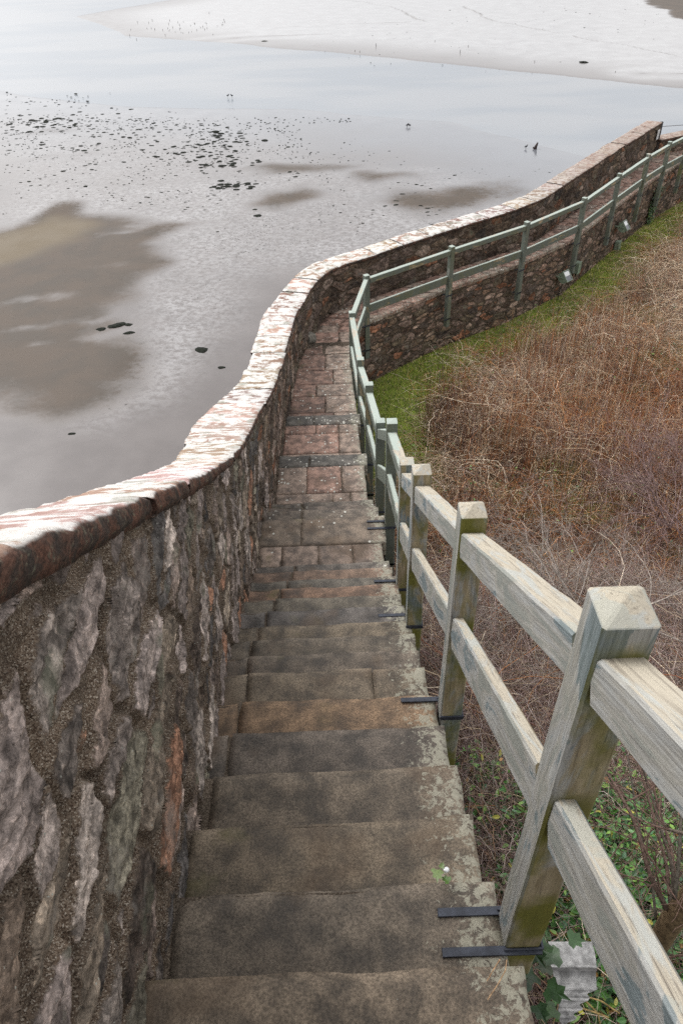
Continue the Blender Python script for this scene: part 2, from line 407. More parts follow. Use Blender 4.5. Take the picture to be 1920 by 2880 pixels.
M = dict(
    rubble=mat_rubble(), slab=mat_slab(), coping=mat_coping(), postwood=mat_wood('post timber', 2), railwood=mat_wood('rail timber', 0),
    iron=mat_plain('blackened iron strap', (0.042, 0.047, 0.062), 0.5, 0.4), mud=mat_mud(), water=mat_water(),
    stem=mat_vcol('dead stems', 0.75), leaf=mat_vcol('ivy leaves', 0.38, 0.5, 30, 0.75, 1.25), grass=mat_vcol('grass blades', 0.6, 0.3, 12),
    rock=mat_plain('seaweed covered rock', (0.011, 0.013, 0.009), 0.9, 0, 14, 0.6, 0.15), sage=mat_plain('sage enamel', (0.20, 0.25, 0.19), 0.45),
    white=mat_plain('white panel', (0.75, 0.76, 0.76), 0.4, 0, 30, 0.08), black=mat_plain('black rubber', (0.012, 0.012, 0.014), 0.5),
    glass=mat_plain('lamp glass', (0.10, 0.10, 0.12), 0.08, 0, 5, 0.1, 0.8), grey=mat_plain('weathered grey slate', (0.30, 0.295, 0.29), 0.8, 0, 40, 0.4),
    bark=mat_vcol('bark', 0.85, 0.2, 60, 0.6, 1.4), stone=mat_plain('boulder stone', (0.17, 0.155, 0.13), 0.9, 0, 25, 0.6),
)
t = NT('gritty pointing'); P = t.pos; gs = t.sep(t.vor(P, 260, out=1))[0]; n1 = t.noise(P, 8, 4)
c = t.mix(1.0, t.ramp(gs, [(0, (.05, .038, .028)), (.5, (.095, .073, .054)), (1, (.19, .155, .12))]), t.mr(n1, 0.3, 0.7, 0.6, 1.3), 'MULTIPLY')
M['grit'] = t.fin(c, .9, t.bump(gs, .4, .004), .2)
t = NT('ground litter'); P = t.pos
n1 = t.noise(P, 7, 5, 0.7); n2 = t.noise(P, 1.2, 3)
gm = t.attr('green').outputs['Fac']
c = t.mix(t.mr(n1, 0.35, 0.65), (0.035, 0.024, 0.016), (0.12, 0.075, 0.045))
c = t.mix(t.math('MULTIPLY', gm, 1.0), c, t.mix(t.mr(n1, 0.35, 0.6), (0.08, 0.12, 0.02), (0.19, 0.25, 0.04)))
M['litter'] = t.fin(c, 0.95, t.bump(n1, 0.8, 0.05), 0.15)

# ------------------------------------------------------------------ measured layout of the place
R_ = 0.176
NOSE = [.70, 1.0, 1.3, 1.6, 1.9, 2.19, 2.50, 2.76, 3.03, 3.3, 3.59, 3.87, 4.15, 4.41, 4.70, 4.96, 5.82, 6.17, 6.44, 6.73, 7.91, 9.14]
TOP0 = 9.5 - 2.16


def level(y):
    if y < NOSE[0]: return TOP0 + R_ * math.ceil((NOSE[0] - y) / 0.3 - 1e-6) - R_ * (1 if y > NOSE[0] - 0.3 * math.ceil((NOSE[0] - y) / 0.3) - 1e-9 else 0)
    k = sum(y > n for n in NOSE)
    if y <= NOSE[-1]: return TOP0 - R_ * k
    return TOP0 - R_ * 22 - (min(y, 12.5) - 9.14) / 3.36 * 0.368


def ramp_level(y):            # smooth line through the treads
    ys = [-3, .7, 4.96, 5.82, 6.73, 9.14, 12.5, 60]; zs = [TOP0 + 2.2, TOP0 + .05, 4.62, 4.5, 3.95, 3.5, 3.1, 3.1]
    return np.interp(y, ys, zs)


def ground_z(x, y):
    """bank on the landward side of the stairs"""
    g = np.interp(y, [-6, -2, 1, 3, 6, 9, 11.5, 60], [6.6, 6.0, 5.25, 4.35, 3.0, 2.1, 1.75, 1.75])
    out = np.clip((np.asarray(x) - 1.5) / 8, 0, 1)
    return g + 0.0 * out


IN = [(-.50, -3.0), (-.55, 0.5), (-.58, 1.1), (-.60, 1.5), (-.66, 2.3), (-.71, 3.0), (-.76, 3.8), (-.80, 4.6), (-.82, 5.7), (-.80, 6.7), (-.77, 7.5), (-.76, 8.5), (-.71, 9.8),
      (-.68, 10.6), (-.65, 11.3), (-.58, 11.85), (-.46, 12.5), (-.31, 13.1), (-.10, 13.6), (.30, 14.0), (.76, 14.28), (1.98, 15.18), (3.92, 16.5), (4.8, 17.2), (6.02, 18.85), (7.6, 20.95), (9.75, 23.7)]
TY = [-3, 1.07, 1.39, 2.27, 3.0, 4.32, 5.18, 5.74, 6.68, 7.3, 8.17, 9.0, 10, 11.27, 12, 13, 14, 17.4, 24, 30]
TZ = [11.3, 8.58, 8.35, 7.75, 7.25, 6.4, 5.93, 5.69, 5.33, 5.1, 4.78, 4.58, 4.38, 4.18, 4.08, 4.0, 3.97, 4.03, 4.0, 3.95]
top_z = lambda y: np.interp(y, TY, TZ)


def resample(pts, step):
    P = np.array(pts, float); d = np.r_[0, np.cumsum(np.linalg.norm(np.diff(P, axis=0), axis=1))]
    n = max(2, int(round(d[-1] / step)) + 1); s = np.linspace(0, d[-1], n)
    Q = np.stack([np.interp(s, d, P[:, i]) for i in range(P.shape[1])], 1)
    return s, Q


def smooth_line(pts, step=0.05, win=7):
    s, Q = resample(pts, step)
    K = np.ones(win) / win
    Z = np.stack([np.convolve(np.pad(Q[:, i], win // 2, mode='edge'), K, 'valid') for i in range(Q.shape[1])], 1)
    Z[0] = Q[0]; Z[-1] = Q[-1]
    return Z


PAL = np.array([(.125, .108, .100), (.14, .115, .10), (.07, .062, .056), (.055, .052, .050), (.165, .145, .132), (.10, .095, .075), (.16, .092, .062), (.11, .088, .070), (.20, .178, .160), (.062, .05, .042), (.135, .115, .092), (.155, .135, .125), (.09, .076, .068)])


def rubble(name, line, zb, zt, du, dv, side, cell, relief, seed, parent, tint=(1, 1, 1), mort=0.0, s0=0.0):
    """a face of random rubble: stones from a stretched Voronoi pattern, standing out of the mortar"""
    s, Q = resample(line, du); T = np.gradient(Q, axis=0); T /= np.linalg.norm(T, axis=1)[:, None]
    Nn = np.stack([T[:, 1], -T[:, 0]], 1) * side
    zb = np.array([zb(*q) for q in Q]); zt = np.array([zt(*q) for q in Q])
    nv = max(3, int(np.max(zt - zb) / dv)); f = np.linspace(0, 1, nv + 1)
    Z = zb[:, None] + (zt - zb)[:, None] * f[None]; U = np.repeat(s[:, None] + s0, nv + 1, 1)
    cu, cv = cell
    # gentle courses follow the fall of the wall a little
    uu = U + 0.05 * fbm(U / .35, Z / .35, 0, seed, 3) * cu / .2; vv = Z + 0.035 * fbm(U / .3, Z / .3, 5, seed + 3, 3) * cv / .1
    a, b = uu / cu, vv / cv
    ia, ib = np.floor(a).astype(np.int64), np.floor(b).astype(np.int64)
    F1 = np.full(a.shape, 9.0); F2 = np.full(a.shape, 9.0); I1 = np.zeros(a.shape, np.int64)
    for di in range(-2, 3):
        for dj in range(-2, 3):
            ca, cb = ia + di, ib + dj
            jx = _hash(ca, cb, 1, seed); jy = _hash(ca, cb, 2, seed); wgt = _hash(ca, cb, 3, seed) ** 1.5 * 0.75
            d = np.sqrt((ca + jx - a) ** 2 + (cb + jy - b) ** 2) + wgt
            hid = (ca * 7919 + cb * 104729) & 0xFFFFF
            nw = d < F1
            F2 = np.where(nw, F1, np.minimum(F2, d)); I1 = np.where(nw, hid, I1); F1 = np.where(nw, d, F1)
    edge = (F2 - F1) * min(cu, cv) * 0.5 - mort * (1 + 1.1 * fbm(U / .3, Z / .3, 2, seed + 60, 2))
    h1 = _hash(I1, I1 * 0 + 5, I1 * 0, seed); h2 = _hash(I1, I1 * 0 + 9, I1 * 0, seed); h3 = _hash(I1, I1 * 0 + 13, I1 * 0, seed)
    h4 = _hash(I1, I1 * 0 + 21, I1 * 0, seed)
    bulge = sstep(0.001, 0.010, edge)
    # each stone is split with its own tilt; the colour shifts inside a stone as well
    disp = bulge * (relief * (0.35 + 0.9 * h1) + (a - np.floor(a) - .5) * (h2 - .5) * relief * 0.9 + (b - np.floor(b) - .5) * (h4 - .5) * relief * 1.1)
    disp += relief * (0.34 * fbm(U / .06, Z / .04, h3 * 9, seed + 8, 4)) * (0.35 + bulge) + relief * 0.3 * fbm(U / .5, Z / .5, 0, seed + 5, 2)
    disp += .035 * (1 - f)[None] * (Q[:, 1] < 6.5)[:, None] * (zt - zb > .9)[:, None] * (side > 0) * (seed == 3)
    disp -= bulge * relief * .55 * np.abs(fbm(U / .075 + h3 * 5, Z / .045, h1 * 5, seed + 30, 4)) * 1.6
    X = Q[:, 0][:, None] + Nn[:, 0][:, None] * disp; Y = Q[:, 1][:, None] + Nn[:, 1][:, None] * disp
    V = np.stack([X, Y, Z], -1).reshape(-1, 3)
    ci = (h3 * len(PAL)).astype(int) % len(PAL)
    inner = fbm(U / .05, Z / .035, h2 * 7, seed + 77, 3)[..., None]
    C = PAL[ci] * (.9 + 1.15 * h2)[..., None] * np.array(tint) * np.array((1.16, 1.10, 1.07)) * np.where(inner > 0, 1 + 1.0 * inner, 1 + .9 * inner)
    n0, n1 = U.shape; i, j = np.meshgrid(np.arange(n0 - 1), np.arange(n1 - 1), indexing='ij'); k = (i * n1 + j).ravel()
    F = np.stack([k, k + n1, k + n1 + 1, k + 1], 1)
    if side < 0: F = F[:, ::-1]
    return mesh_np(name, V, F, M['rubble'], parent, True, attrs={'edge': edge.ravel()}, cols={'scol': C.reshape(-1, 3)})


def offset_line(line, d):
    P = np.array(line, float); T = np.gradient(P, axis=0); T /= np.linalg.norm(T, axis=1)[:, None]
    return P + np.stack([T[:, 1], -T[:, 0]], 1) * d          # positive d: to the right of the direction of travel


def ribbon_solid(name, A, B, zb, zt, mat, parent, col=(.12, .1, .09), ends=True):
    """solid wall between the plan lines A and B"""
    n = len(A); za = np.array([zb(*p) for p in A]); zz = np.array([zt(*p) for p in A])
    V = np.concatenate([np.c_[A, za], np.c_[A, zz], np.c_[B, za], np.c_[B, zz]])
    F = []
    for i in range(n - 1):
        F += [(i, i + 1, n + i + 1, n + i), (n + i, n + i + 1, 3 * n + i + 1, 3 * n + i), (2 * n + i, 3 * n + i, 3 * n + i + 1, 2 * n + i + 1)]
    F += [(0, n, 3 * n, 2 * n), (n - 1, 3 * n - 1, 4 * n - 1, 2 * n - 1)]
    return mesh_np(name, V, np.array(F), mat, parent, False, attrs={'edge': np.full(len(V), .05)}, cols={'scol': np.tile(col, (len(V), 1))})


# ------------------------------------------------------------------ parapet wall on the seaward side
parapet = tag(empty('parapet_wall', (-.8, 2, 3)), 'rubble stone parapet wall curving down beside the steps to the shore', 'wall')
inl = smooth_line(IN, 0.05, 9)
PATHL = 3.1


def base_par(x, y):
    return (ramp_level(y) - 0.32)


def cop_under(y): return top_z(y) - np.interp(y, [0, 2.5, 5, 30], [.125, .10, .075, .06])


def seg_of(line, y0, y1=None, s0=None, s1=None):
    P = np.array(line); m = (P[:, 1] >= y0) & (P[:, 1] <= y1); return P[m]


def arc_of(P):
    return np.r_[0, np.cumsum(np.linalg.norm(np.diff(P, axis=0), axis=1))]


inset = offset_line(inl, -0.035)            # wall face stands back under the coping
faces = [(-.6, 2.6, .007, .007, (.31, .145), .030, 3, .0015), (2.6, 6.2, .011, .010, (.31, .145), .030, 3, .0015), (6.2, 14.0, .016, .013, (.31, .145), .027, 3, .002), (14.0, 30, .026, .018, (.31, .145), .025, 3, .001)]
inarc = arc_of(inset)
for (y0, y1, du, dv, cell, rel, sd, mo) in faces:
    L = seg_of(inset, y0, y1 + .10); s0_ = float(inarc[np.argmax(inset[:, 1] >= y0)])
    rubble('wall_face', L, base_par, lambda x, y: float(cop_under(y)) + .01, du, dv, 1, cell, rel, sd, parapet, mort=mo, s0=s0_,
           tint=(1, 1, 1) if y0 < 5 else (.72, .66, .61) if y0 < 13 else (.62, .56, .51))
ribbon_solid('wall_core', offset_line(inl, -.052), offset_line(inl, -.40), lambda x, y: -0.3, lambda x, y: float(cop_under(y)), M['rubble'], parapet)
# stub pier standing out of the wall below the landing
pier = MB()
# coping stones
arc = arc_of(inl); tot = arc[-1]
pos = 0.0; ci = 0
crng = np.random.default_rng(5)
while pos < tot - 0.05:
    yy = np.interp(pos, arc, inl[:, 1])
    ln = crng.uniform(.55, 1.05) if yy < 14 else crng.uniform(.5, .9)
    e = min(pos + ln, tot)
    if tot - e < .25: e = tot
    n = max(4, int((e - pos) / (.022 if yy < 6 else .045))); ss = np.linspace(pos + .008, e - .008, n + 1)
    C0 = np.stack([np.interp(ss, arc, inl[:, 0]), np.interp(ss, arc, inl[:, 1])], 1)
    T = np.stack([np.interp(ss, arc, np.gradient(inl[:, 0], arc)), np.interp(ss, arc, np.gradient(inl[:, 1], arc))], 1); T /= np.linalg.norm(T, axis=1)[:, None]
    Nn = np.stack([T[:, 1], -T[:, 0]], 1)
    zt = top_z(C0[:, 1]); th = zt - cop_under(C0[:, 1])
    wd = np.interp(C0[:, 1], [0, 1.5, 2.4, 3.1, 3.9, 5.2, 5.9, 7, 8.3, 9.2, 11, 14, 30], [.32, .31, .34, .37, .36, .50, .56, .52, .44, .47, .52, .45, .43]) + crng.uniform(-.012, .012)
    oh = crng.uniform(-.008, .020)
    near = yy < 3.2
    m = 20 if near else 9
    rough_e = .015 if near else .008
    prof = []                                  # closed section: inner bottom, inner top ..., outer top, outer bottom
    nt_ = m
    V = np.zeros((n + 1, nt_ + 5, 3))
    sd = ci * 13 + 1
    for q in range(n + 1):
        p = C0[q]; nn = Nn[q]; z0 = zt[q]; zb_ = z0 - th[q]
        ein = oh + rough_e * float(fbm(ss[q] / .09, 0, 0, sd + 1, 4)); eout = rough_e * float(fbm(ss[q] / .12, 3, 0, sd + 2, 3))
        row = []
        row.append((ein - .012 + .012 * float(fbm(ss[q] / .06, 9, 0, sd, 3)), zb_))
        row.append((ein + .004 + .012 * float(fbm(ss[q] / .05, 5, 0, sd, 3)), zb_ + th[q] * .35))
        row.append((ein + .002 + .010 * float(fbm(ss[q] / .04, 7, 0, sd, 3)), zb_ + th[q] * .72))
        ws = wd[q]
        for j in range(nt_):
            f = j / (nt_ - 1); a = ein - .006 - (ws + eout) * f
            row.append((a, z0))
        row.append((-ws - .004, zb_ + th[q] * .4)); row.append((-ws + .01, zb_))
        for k, (a, zz) in enumerate(row): V[q, k] = (p[0] + nn[0] * a, p[1] + nn[1] * a, zz)
    # split, layered top: shallow ledges running across the stone
    xx, y2 = V[:, 3:3 + nt_, 0], V[:, 3:3 + nt_, 1]
    am = .011 if near else .007
    led = fbm(xx / .45 + 3, (y2 + .16 * xx) / .075, 0, 77, 3); led = np.round(led * 5) / 5 * .6 + led * .4
    V[:, 3:3 + nt_, 2] += am * led + .003 * fbm(xx / .03, y2 / .03, 0, 5, 2) + crng.uniform(-.009, .009)
    e0 = sstep(0, .03, np.minimum(ss - ss[0], ss[-1] - ss))[:, None]; V[:, 3:3 + nt_, 2] -= .014 * (1 - e0)
    V[:, 3, 2] -= .008; V[:, 2 + nt_, 2] -= .008
    nn1 = nt_ + 5
    i, j = np.meshgrid(np.arange(n), np.arange(nn1), indexing='ij'); k = (i * nn1 + j).ravel(); k2 = (i * nn1 + (j + 1) % nn1).ravel()
    F = np.stack([k, k2, k2 + nn1, k + nn1], 1)
    caps = [list(range(nn1)), [n * nn1 + a for a in range(nn1)][::-1]]
    tone = crng.uniform(.55, 1.12); tc = (tone, tone * crng.uniform(.86, 1.06), tone * crng.uniform(.82, 1.08))
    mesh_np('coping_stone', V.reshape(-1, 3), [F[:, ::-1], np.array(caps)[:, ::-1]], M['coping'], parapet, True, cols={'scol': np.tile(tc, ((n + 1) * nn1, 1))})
    pos = e; ci += 1

# ------------------------------------------------------------------ steps, landings and path
stairs = tag(empty('stone_staircase', (0, 0, 5)), 'worn brown sandstone staircase with two landings running down between wall and fence', 'staircase')


def slab(mb_list, quad, zt, thick, seed, col, nx=None, ny=None, nose=0.0, edge=0.010, zt2=None, step=.03):
    """flagstone: quad = 4 plan corners (near-left, near-right, far-right, far-left)"""
    q = np.array(quad, float)
    w_ = np.linalg.norm(q[1] - q[0]); d_ = np.linalg.norm(q[3] - q[0])
    nx = max(3, int(w_ / step)); ny = max(3, int(d_ / step))
    u, v = np.meshgrid(np.linspace(0, 1, nx + 1), np.linspace(0, 1, ny + 1), indexing='ij')
    def bil(u, v): return (q[0] * (1 - u)[..., None] + q[1] * u[..., None]) * (1 - v)[..., None] + (q[3] * (1 - u)[..., None] + q[2] * u[..., None]) * v[..., None]
    P = bil(u, v)
    # ragged outline
    dx = (q[1] - q[0]) / w_; dy = (q[3] - q[0]) / d_
    eu = edge * fbm(v * d_ / .11, seed, 0, 3, 3); ev = (edge * .6 + nose * .35) * fbm(u * w_ / .2, seed + 5, 0, 3, 3)
    P = P + dx * (eu * (2 * abs(u - .5)) ** 3)[..., None] + dy * (ev * v ** 3)[..., None]
    zz = zt if zt2 is None else zt * (1 - v) + zt2 * v
    db = np.minimum(np.minimum(u, 1 - u) * w_, np.minimum(v, 1 - v) * d_)
    Zt = zz + .003 * fbm(P[..., 0] / .12, P[..., 1] / .12, 0, seed, 3) - .007 * (1 - sstep(0, .010, db)) - .002 * (1 - sstep(0, .04, db))
    if nose: Zt = Zt - (.006 + .008 * np.clip(fbm(u * w_ / .2, seed, 0, 9, 2), 0, 1)) * sstep(.05, 0, (1 - v) * d_) - .006 * np.exp(-((u - .5) / .3) ** 2)
    nxv, nyv = u.shape
    top = np.dstack([P, Zt]).reshape(-1, 3); n = len(top)
    i, j = np.meshgrid(np.arange(nxv - 1), np.arange(nyv - 1), indexing='ij'); k = (i * nyv + j).ravel()
    F = [np.stack([k, k + nyv, k + nyv + 1, k + 1], 1)]
    rim = [a * nyv for a in range(nxv)] + [(nxv - 1) * nyv + b for b in range(1, nyv)] + [a * nyv + nyv - 1 for a in range(nxv - 2, -1, -1)] + [b for b in range(nyv - 2, 0, -1)]
    rp = top[rim].copy(); rp[:, 2] -= .015; r2 = top[rim].copy(); r2[:, 2] = r2[:, 2] - thick
    V = np.concatenate([top, rp, r2]); m = len(rim); a = np.arange(m); b = (a + 1) % m; rim = np.array(rim)
    F.append(np.stack([rim[a], n + a, n + b, rim[b]], 1)); F.append(np.stack([n + a, n + m + a, n + m + b, n + b], 1))
    mb_list.append((V, np.concatenate(F), np.concatenate([np.array(col)[None] * (1 + (.45 if nose else .12) * sstep(.022, 0, (1 - v) * d_) * (.6 + .6 * fbm(u * w_ / .15, seed, 0, 8, 2))).reshape(-1, 1), np.tile(col, (len(V) - n, 1))]) * 1.42))


def flush(name, lst, parent, rimfn, mat='slab'):
    V = []; F = []; C = []; n = 0
    for v, f, c in lst: V.append(v); F.append(f + n); C.append(c); n += len(v)
    V = np.concatenate(V); F = np.concatenate(F); C = np.concatenate(C)
    return mesh_np(name, V, F, M[mat], parent, True, attrs={'rim': rimfn(V)}, cols={'scol': C})


def right_edge(y):
    return np.interp(y, [-3, 5.8, 6.8, 7.9, 9.14, 11, 11.8, 13.15], [.43, .425, .36, .335, .295, .24, .26, .52])


def left_face(y):
    m = inl[:, 1] < 13.2
    return np.interp(y, inl[m, 1], inl[m, 0]) - .02


RIM = lambda V: sstep(.30, .02, right_edge(V[:, 1]) - V[:, 0])
BR = (.088, .068, .051); DK = (.074, .060, .049); RD = (.135, .078, .052); PK = (.205, .130, .102); PG = (.195, .147, .118); GY = (.082, .075, .066)
tones = {-1: BR, 0: (.100, .078, .057), 1: (.080, .065, .050), 2: (.095, .075, .054), 3: (.086, .069, .052), 4: (.074, .061, .050), 5: (.125, .083, .052), 6: (.092, .073, .053), 7: (.080, .065, .051), 8: (.084, .069, .053),
         9: (.095, .076, .055), 10: (.07, .062, .056), 11: (.09, .077, .06), 12: (.125, .08, .056), 13: (.083, .073, .06), 14: (.125, .085, .062), 15: (.09, .077, .066), 16: (.112, .088, .068), 17: (.10, .082, .066), 18: (.095, .076, .062), 19: (.09, .075, .062), 20: GY, 21: GY}
xl = {0: -.575, 1: -.53, 2: -.56, 3: -.54, 4: -.52, 5: -.52, 6: -.52, 7: -.56, 8: -.58, 9: -.57, 10: -.55, 11: -.52, 12: -.5, 13: -.47, 14: -.45, 15: -.44}
for k in range(-4, 22):
    y1 = NOSE[k] if k >= 0 else NOSE[0] + .3 * k
    y0 = (NOSE[k - 1] if k > 0 else NOSE[0] + .3 * (k - 1))
    z = TOP0 - R_ * k
    L = []; col = tones.get(k, BR); lf = float(left_face(y1)); s = k * 31 + 7
    if k in (16, 20, 21):                       # landings: paving slabs with a dark nosing stone
        nd = {16: .42, 20: .26, 21: .26}[k]; ya = y0 - .03; yb = y1 - nd
        re = lambda y: float(right_edge(y)) - .035
        rows = {16: [(ya, yb, [-1, -.60, -.24, .10, 9], [PG, tuple(.75 * c for c in PG), tuple(.8 * c for c in PG), tuple(.7 * c for c in PG)])],
                20: [(ya, ya + .40, [-1, -.10, .12, 9], [PG, PG, PG]), (ya + .40, yb, [-1, -.42, .02, 9], [PG, PK, PG])],
                21: [(ya, ya + .30, [-1, .0, 9], [PG, PG]), (ya + .30, ya + .78, [-1, .0, 9], [PK, PG]), (ya + .78, yb, [-1, -.32, .0, 9], [PK, PK, PG])]}[k]
        for (a, b, xs, cs) in rows:
            for i in range(len(xs) - 1):
                x0a = lf - .01 if xs[i] < -.99 else xs[i] + .006; x1a = re(a) if xs[i + 1] > 8 else xs[i + 1] - .006; x1b = re(b) if xs[i + 1] > 8 else xs[i + 1] - .006
                v_ = 1 + .12 * random.uniform(-1, 1)
                slab(L, [(x0a, a + .006), (x1a, a + .006), (x1b, b - .006), (x0a, b - .006)], z + random.uniform(-.002, .002), .08, s + i, tuple(c * v_ for c in cs[i]))
        if k == 16:
            sp = -.42; parts = [(lf - .01, sp), (sp + .008, float(right_edge(y1)) + .01)]
        else: parts = [(lf - .01, -.36 if k == 21 else -.40), (-.352 if k == 21 else -.392, float(right_edge(y1)) + .015)]
        for i, (xa, xb) in enumerate(parts): slab(L, [(xa, yb + .004), (xb, yb + .004), (xb + .004, y1), (xa, y1)], z + .002, R_ - .01, s + 9 + i, col, nose=.012)
    else:
        xa = xl.get(k, -.55); xb = float(right_edge(y1)) + random.uniform(-.004, .012)
        if k >= 17: xa = -.42 if k < 19 else -.45
        tilt = {1: .02, 2: .02, 3: .01, 9: .012}.get(k, 0.0)
        if k == 6: cuts = [(xa, .14), (.146, xb)]
        else: cuts = [(xa, xb)]
        for i, (ca, cb) in enumerate(cuts):
            slab(L, [(ca, y0 - .05), (cb, y0 - .05), (cb, y1 + .006), (ca, y1 - tilt)], z, R_ - .006, s + i, tuple(c * (1 if i == 0 else .9) for c in col), nose=.016)
        if xa - lf > .12 or k >= 13:           # small infill stone between slab and wall
            slab(L, [(lf - .01, y0 - .05), (xa - .012, y0 - .05), (xa - .016, y1 - .004), (lf - .01, y1 - .012)], z - .003, R_ - .012, s + 5, tuple(c * .92 for c in col), nose=.012)
    flush('step' if k not in (16, 20, 21) else 'landing', L, stairs, RIM)
# bed of gritty mortar under and beside the slabs
mb = MB()
bv, bf = [], []
for k in range(-4, 22):
    y1 = (NOSE[k] if k >= 0 else NOSE[0] + .3 * k) - .02; y0 = (NOSE[k - 1] if k > 0 else NOSE[0] + .3 * (k - 1)) - .02; z = TOP0 - R_ * k - .016
    lf0, lf1 = float(left_face(y0)) - .03, float(left_face(y1)) - .03; r0, r1 = float(right_edge(y0)) - .08, float(right_edge(y1)) - .08
    mb.add([(lf0, y0, z), (r0, y0, z), (r1, y1, z), (lf1, y1, z), (lf0, y0, z - .9), (r0, y0, z - .9), (r1, y1, z - .9), (lf1, y1, z - .9)],
           [(0, 1, 2, 3), (3, 2, 6, 7), (1, 5, 6, 2), (0, 3, 7, 4)], (.09, .07, .052))
bed = mb.build('mortar_bed', M['grit'], stairs)

# the paved path beyond the steps
path = tag(empty('path'), kind='structure')
L = []; prng = np.random.default_rng(3)
y = NOSE[-1] - .03; r = 0
while y < 12.6:
    d = prng.uniform(.40, .72); d = min(d, 12.95 - y); xr0, xr1 = float(right_edge(y)), float(right_edge(y + d)); l0, l1 = float(left_face(y)) - .01, float(left_face(y + d)) - .01
    m_ = -.20 + .16 * math.sin(r * 2.1 + 1) + (.12 if y > 11.5 else 0)
    z0, z1 = level(max(y, 9.15)), level(y + d)
    c1 = tuple(np.array(PK) * prng.uniform(.68, 1.08)); c2 = tuple(np.array(PG) * prng.uniform(.8, 1.1))
    slab(L, [(l0, y + .006), (m_ - .006, y + .006), (m_ - .006, y + d - .006), (l1, y + d - .006)], z0, .1, 400 + r, c1, zt2=z1, step=.04)
    sh = prng.uniform(-.06, .06) if 0 < r and y < 12 else 0
    slab(L, [(m_ + .006, y + .006), (xr0, y + .006), (xr1, y + d - .006), (m_ + .006, y + d - .006)], z0, .1, 450 + r, c2, zt2=z1, step=.04)
    y += d; r += 1
YB = y
# far run: rows of flags across between the outer edge and the parapet
OUT = [(float(right_edge(YB)), YB), (.50, 13.12), (2.27, 14.56), (3.99, 15.72), (5.57, 17.10), (6.86, 18.79), (8.10, 20.38), (9.09, 21.60), (10.0, 22.62), (11.6, 24.2), (13.5, 26.0)]
INF = [(float(left_face(YB)), YB), (-.33, 13.1), (-.12, 13.6), (.28, 14.0), (.74, 14.28), (1.96, 15.18), (3.9, 16.5), (4.78, 17.2), (6.0, 18.85), (7.58, 20.95), (9.73, 23.7), (11.2, 24.5), (13.3, 26.6)]
so_, QO = resample(OUT, .05); si_, QI = resample(INF, .05)
nrow = 62; cut = np.cumsum(np.r_[0, prng.uniform(.7, 1.3, nrow)]); cut /= cut[-1]
for a in range(nrow):
    f0, f1 = cut[a] + .0003, cut[a + 1] - .0003
    # corresponding points: fan round the bend
    def pt(f, v):
        o = QO[int(round(f * (len(QO) - 1)))]; i_ = QI[int(round(f * (len(QI) - 1)))]
        return i_ * (1 - v) + o * v
    edges = [0, .34 + .1 * math.sin(a * 1.7), .70 + .06 * math.sin(a * 2.3), 1.0] if a % 2 else [0, .5 + .08 * math.sin(a), 1.0]
    for b in range(len(edges) - 1):
        v0, v1 = edges[b] + .006, edges[b + 1] - .006
        if edges[b + 1] == 1.0: v1 = 1.0
        q = [pt(f0, v0), pt(f0, v1), pt(f1, v1), pt(f1, v0)]
        # orientation: near-left, near-right, far-right, far-left
        c = np.array(PK if (a + b) % 3 else PG) * prng.uniform(.78, 1.15)
        slab(L, q, 3.1 + prng.uniform(-.003, .003), .07, 600 + a * 5 + b, tuple(c), step=.08, edge=.004)
oP = np.array(OUT)
def rim_far(V):
    d = np.full(len(V), 9.0)
    for (p, q) in zip(oP, oP[1:]):
        t_ = np.clip(((V[:, :2] - p) @ (q - p)) / ((q - p) @ (q - p)), 0, 1); d = np.minimum(d, np.linalg.norm(V[:, :2] - p - t_[:, None] * (q - p), axis=1))
    return np.where(V[:, 1] < YB, RIM(V), sstep(.3, .05, d) * .8)
tag(flush('paving', L, path, rim_far))
V = np.concatenate([np.c_[QO, np.full(len(QO), 3.075)], np.c_[[QI[int(i * (len(QI) - 1) / (len(QO) - 1))] for i in range(len(QO))], np.full(len(QO), 3.075)]])
n = len(QO); F = np.array([(n + i, i, i + 1, n + i + 1) for i in range(n - 1)])
ub = mesh_np('bedding', V, F, M['rubble'], path, False, attrs={'edge': np.zeros(len(V))}, cols={'scol': np.tile((.1, .08, .06), (len(V), 1))})
mb = MB(); lfy = lambda y: float(left_face(y)) - .03
for ya, yb in ((9.1, 10.9), (10.9, YB)):
    za, zb_ = level(max(ya, 9.15)) - .025, level(yb) - .025
    mb.add([(lfy(ya), ya, za), (right_edge(ya) - .04, ya, za), (right_edge(yb) - .04, yb, zb_), (lfy(yb), yb, zb_)], [(0, 1, 2, 3)])
b2 = mb.build('bedding', M['rubble'], path); b2.data.attributes.new('edge', 'FLOAT', 'POINT')

# ------------------------------------------------------------------ retaining wall under the landward edge
retain = tag(empty('retaining_wall', (3, 15, 1.8)), 'dark red rubble retaining wall under the landward edge of the path and steps', 'wall')
stl = [(float(right_edge(y)) - .045, y) for y in np.arange(-1.5, 13.0, .25)] + [(.47, 13.05)]
def under(x, y): return (min(level(y + .0), level(y - .001)) if y < 13 else 3.1) - .07
rubble('wall_face', [(x - .02, y) for x, y in stl if y < 6.3], lambda x, y: float(ground_z(x, y)) - .4, lambda x, y: float(ramp_level(y)) - .20, .03, .025, 1, (.22, .09), .02, 41, retain, tint=(.7, .62, .58))
rubble('wall_face', [(x - .02, y) for x, y in stl if y >= 6.2], lambda x, y: float(ground_z(x, y)) - .3, lambda x, y: float(ramp_level(y)) - .12, .025, .02, 1, (.22, .09), .02, 43, retain, tint=(.7, .6, .56))
farl = [(p[0], p[1]) for p in offset_line(OUT[1:], -.05)]
farl[0] = (.45, 13.08)
rubble('wall_face', farl, lambda x, y: 1.5, lambda x, y: 3.032, .016, .015, 1, (.235, .105), .02, 47, retain, tint=(.80, .69, .62))

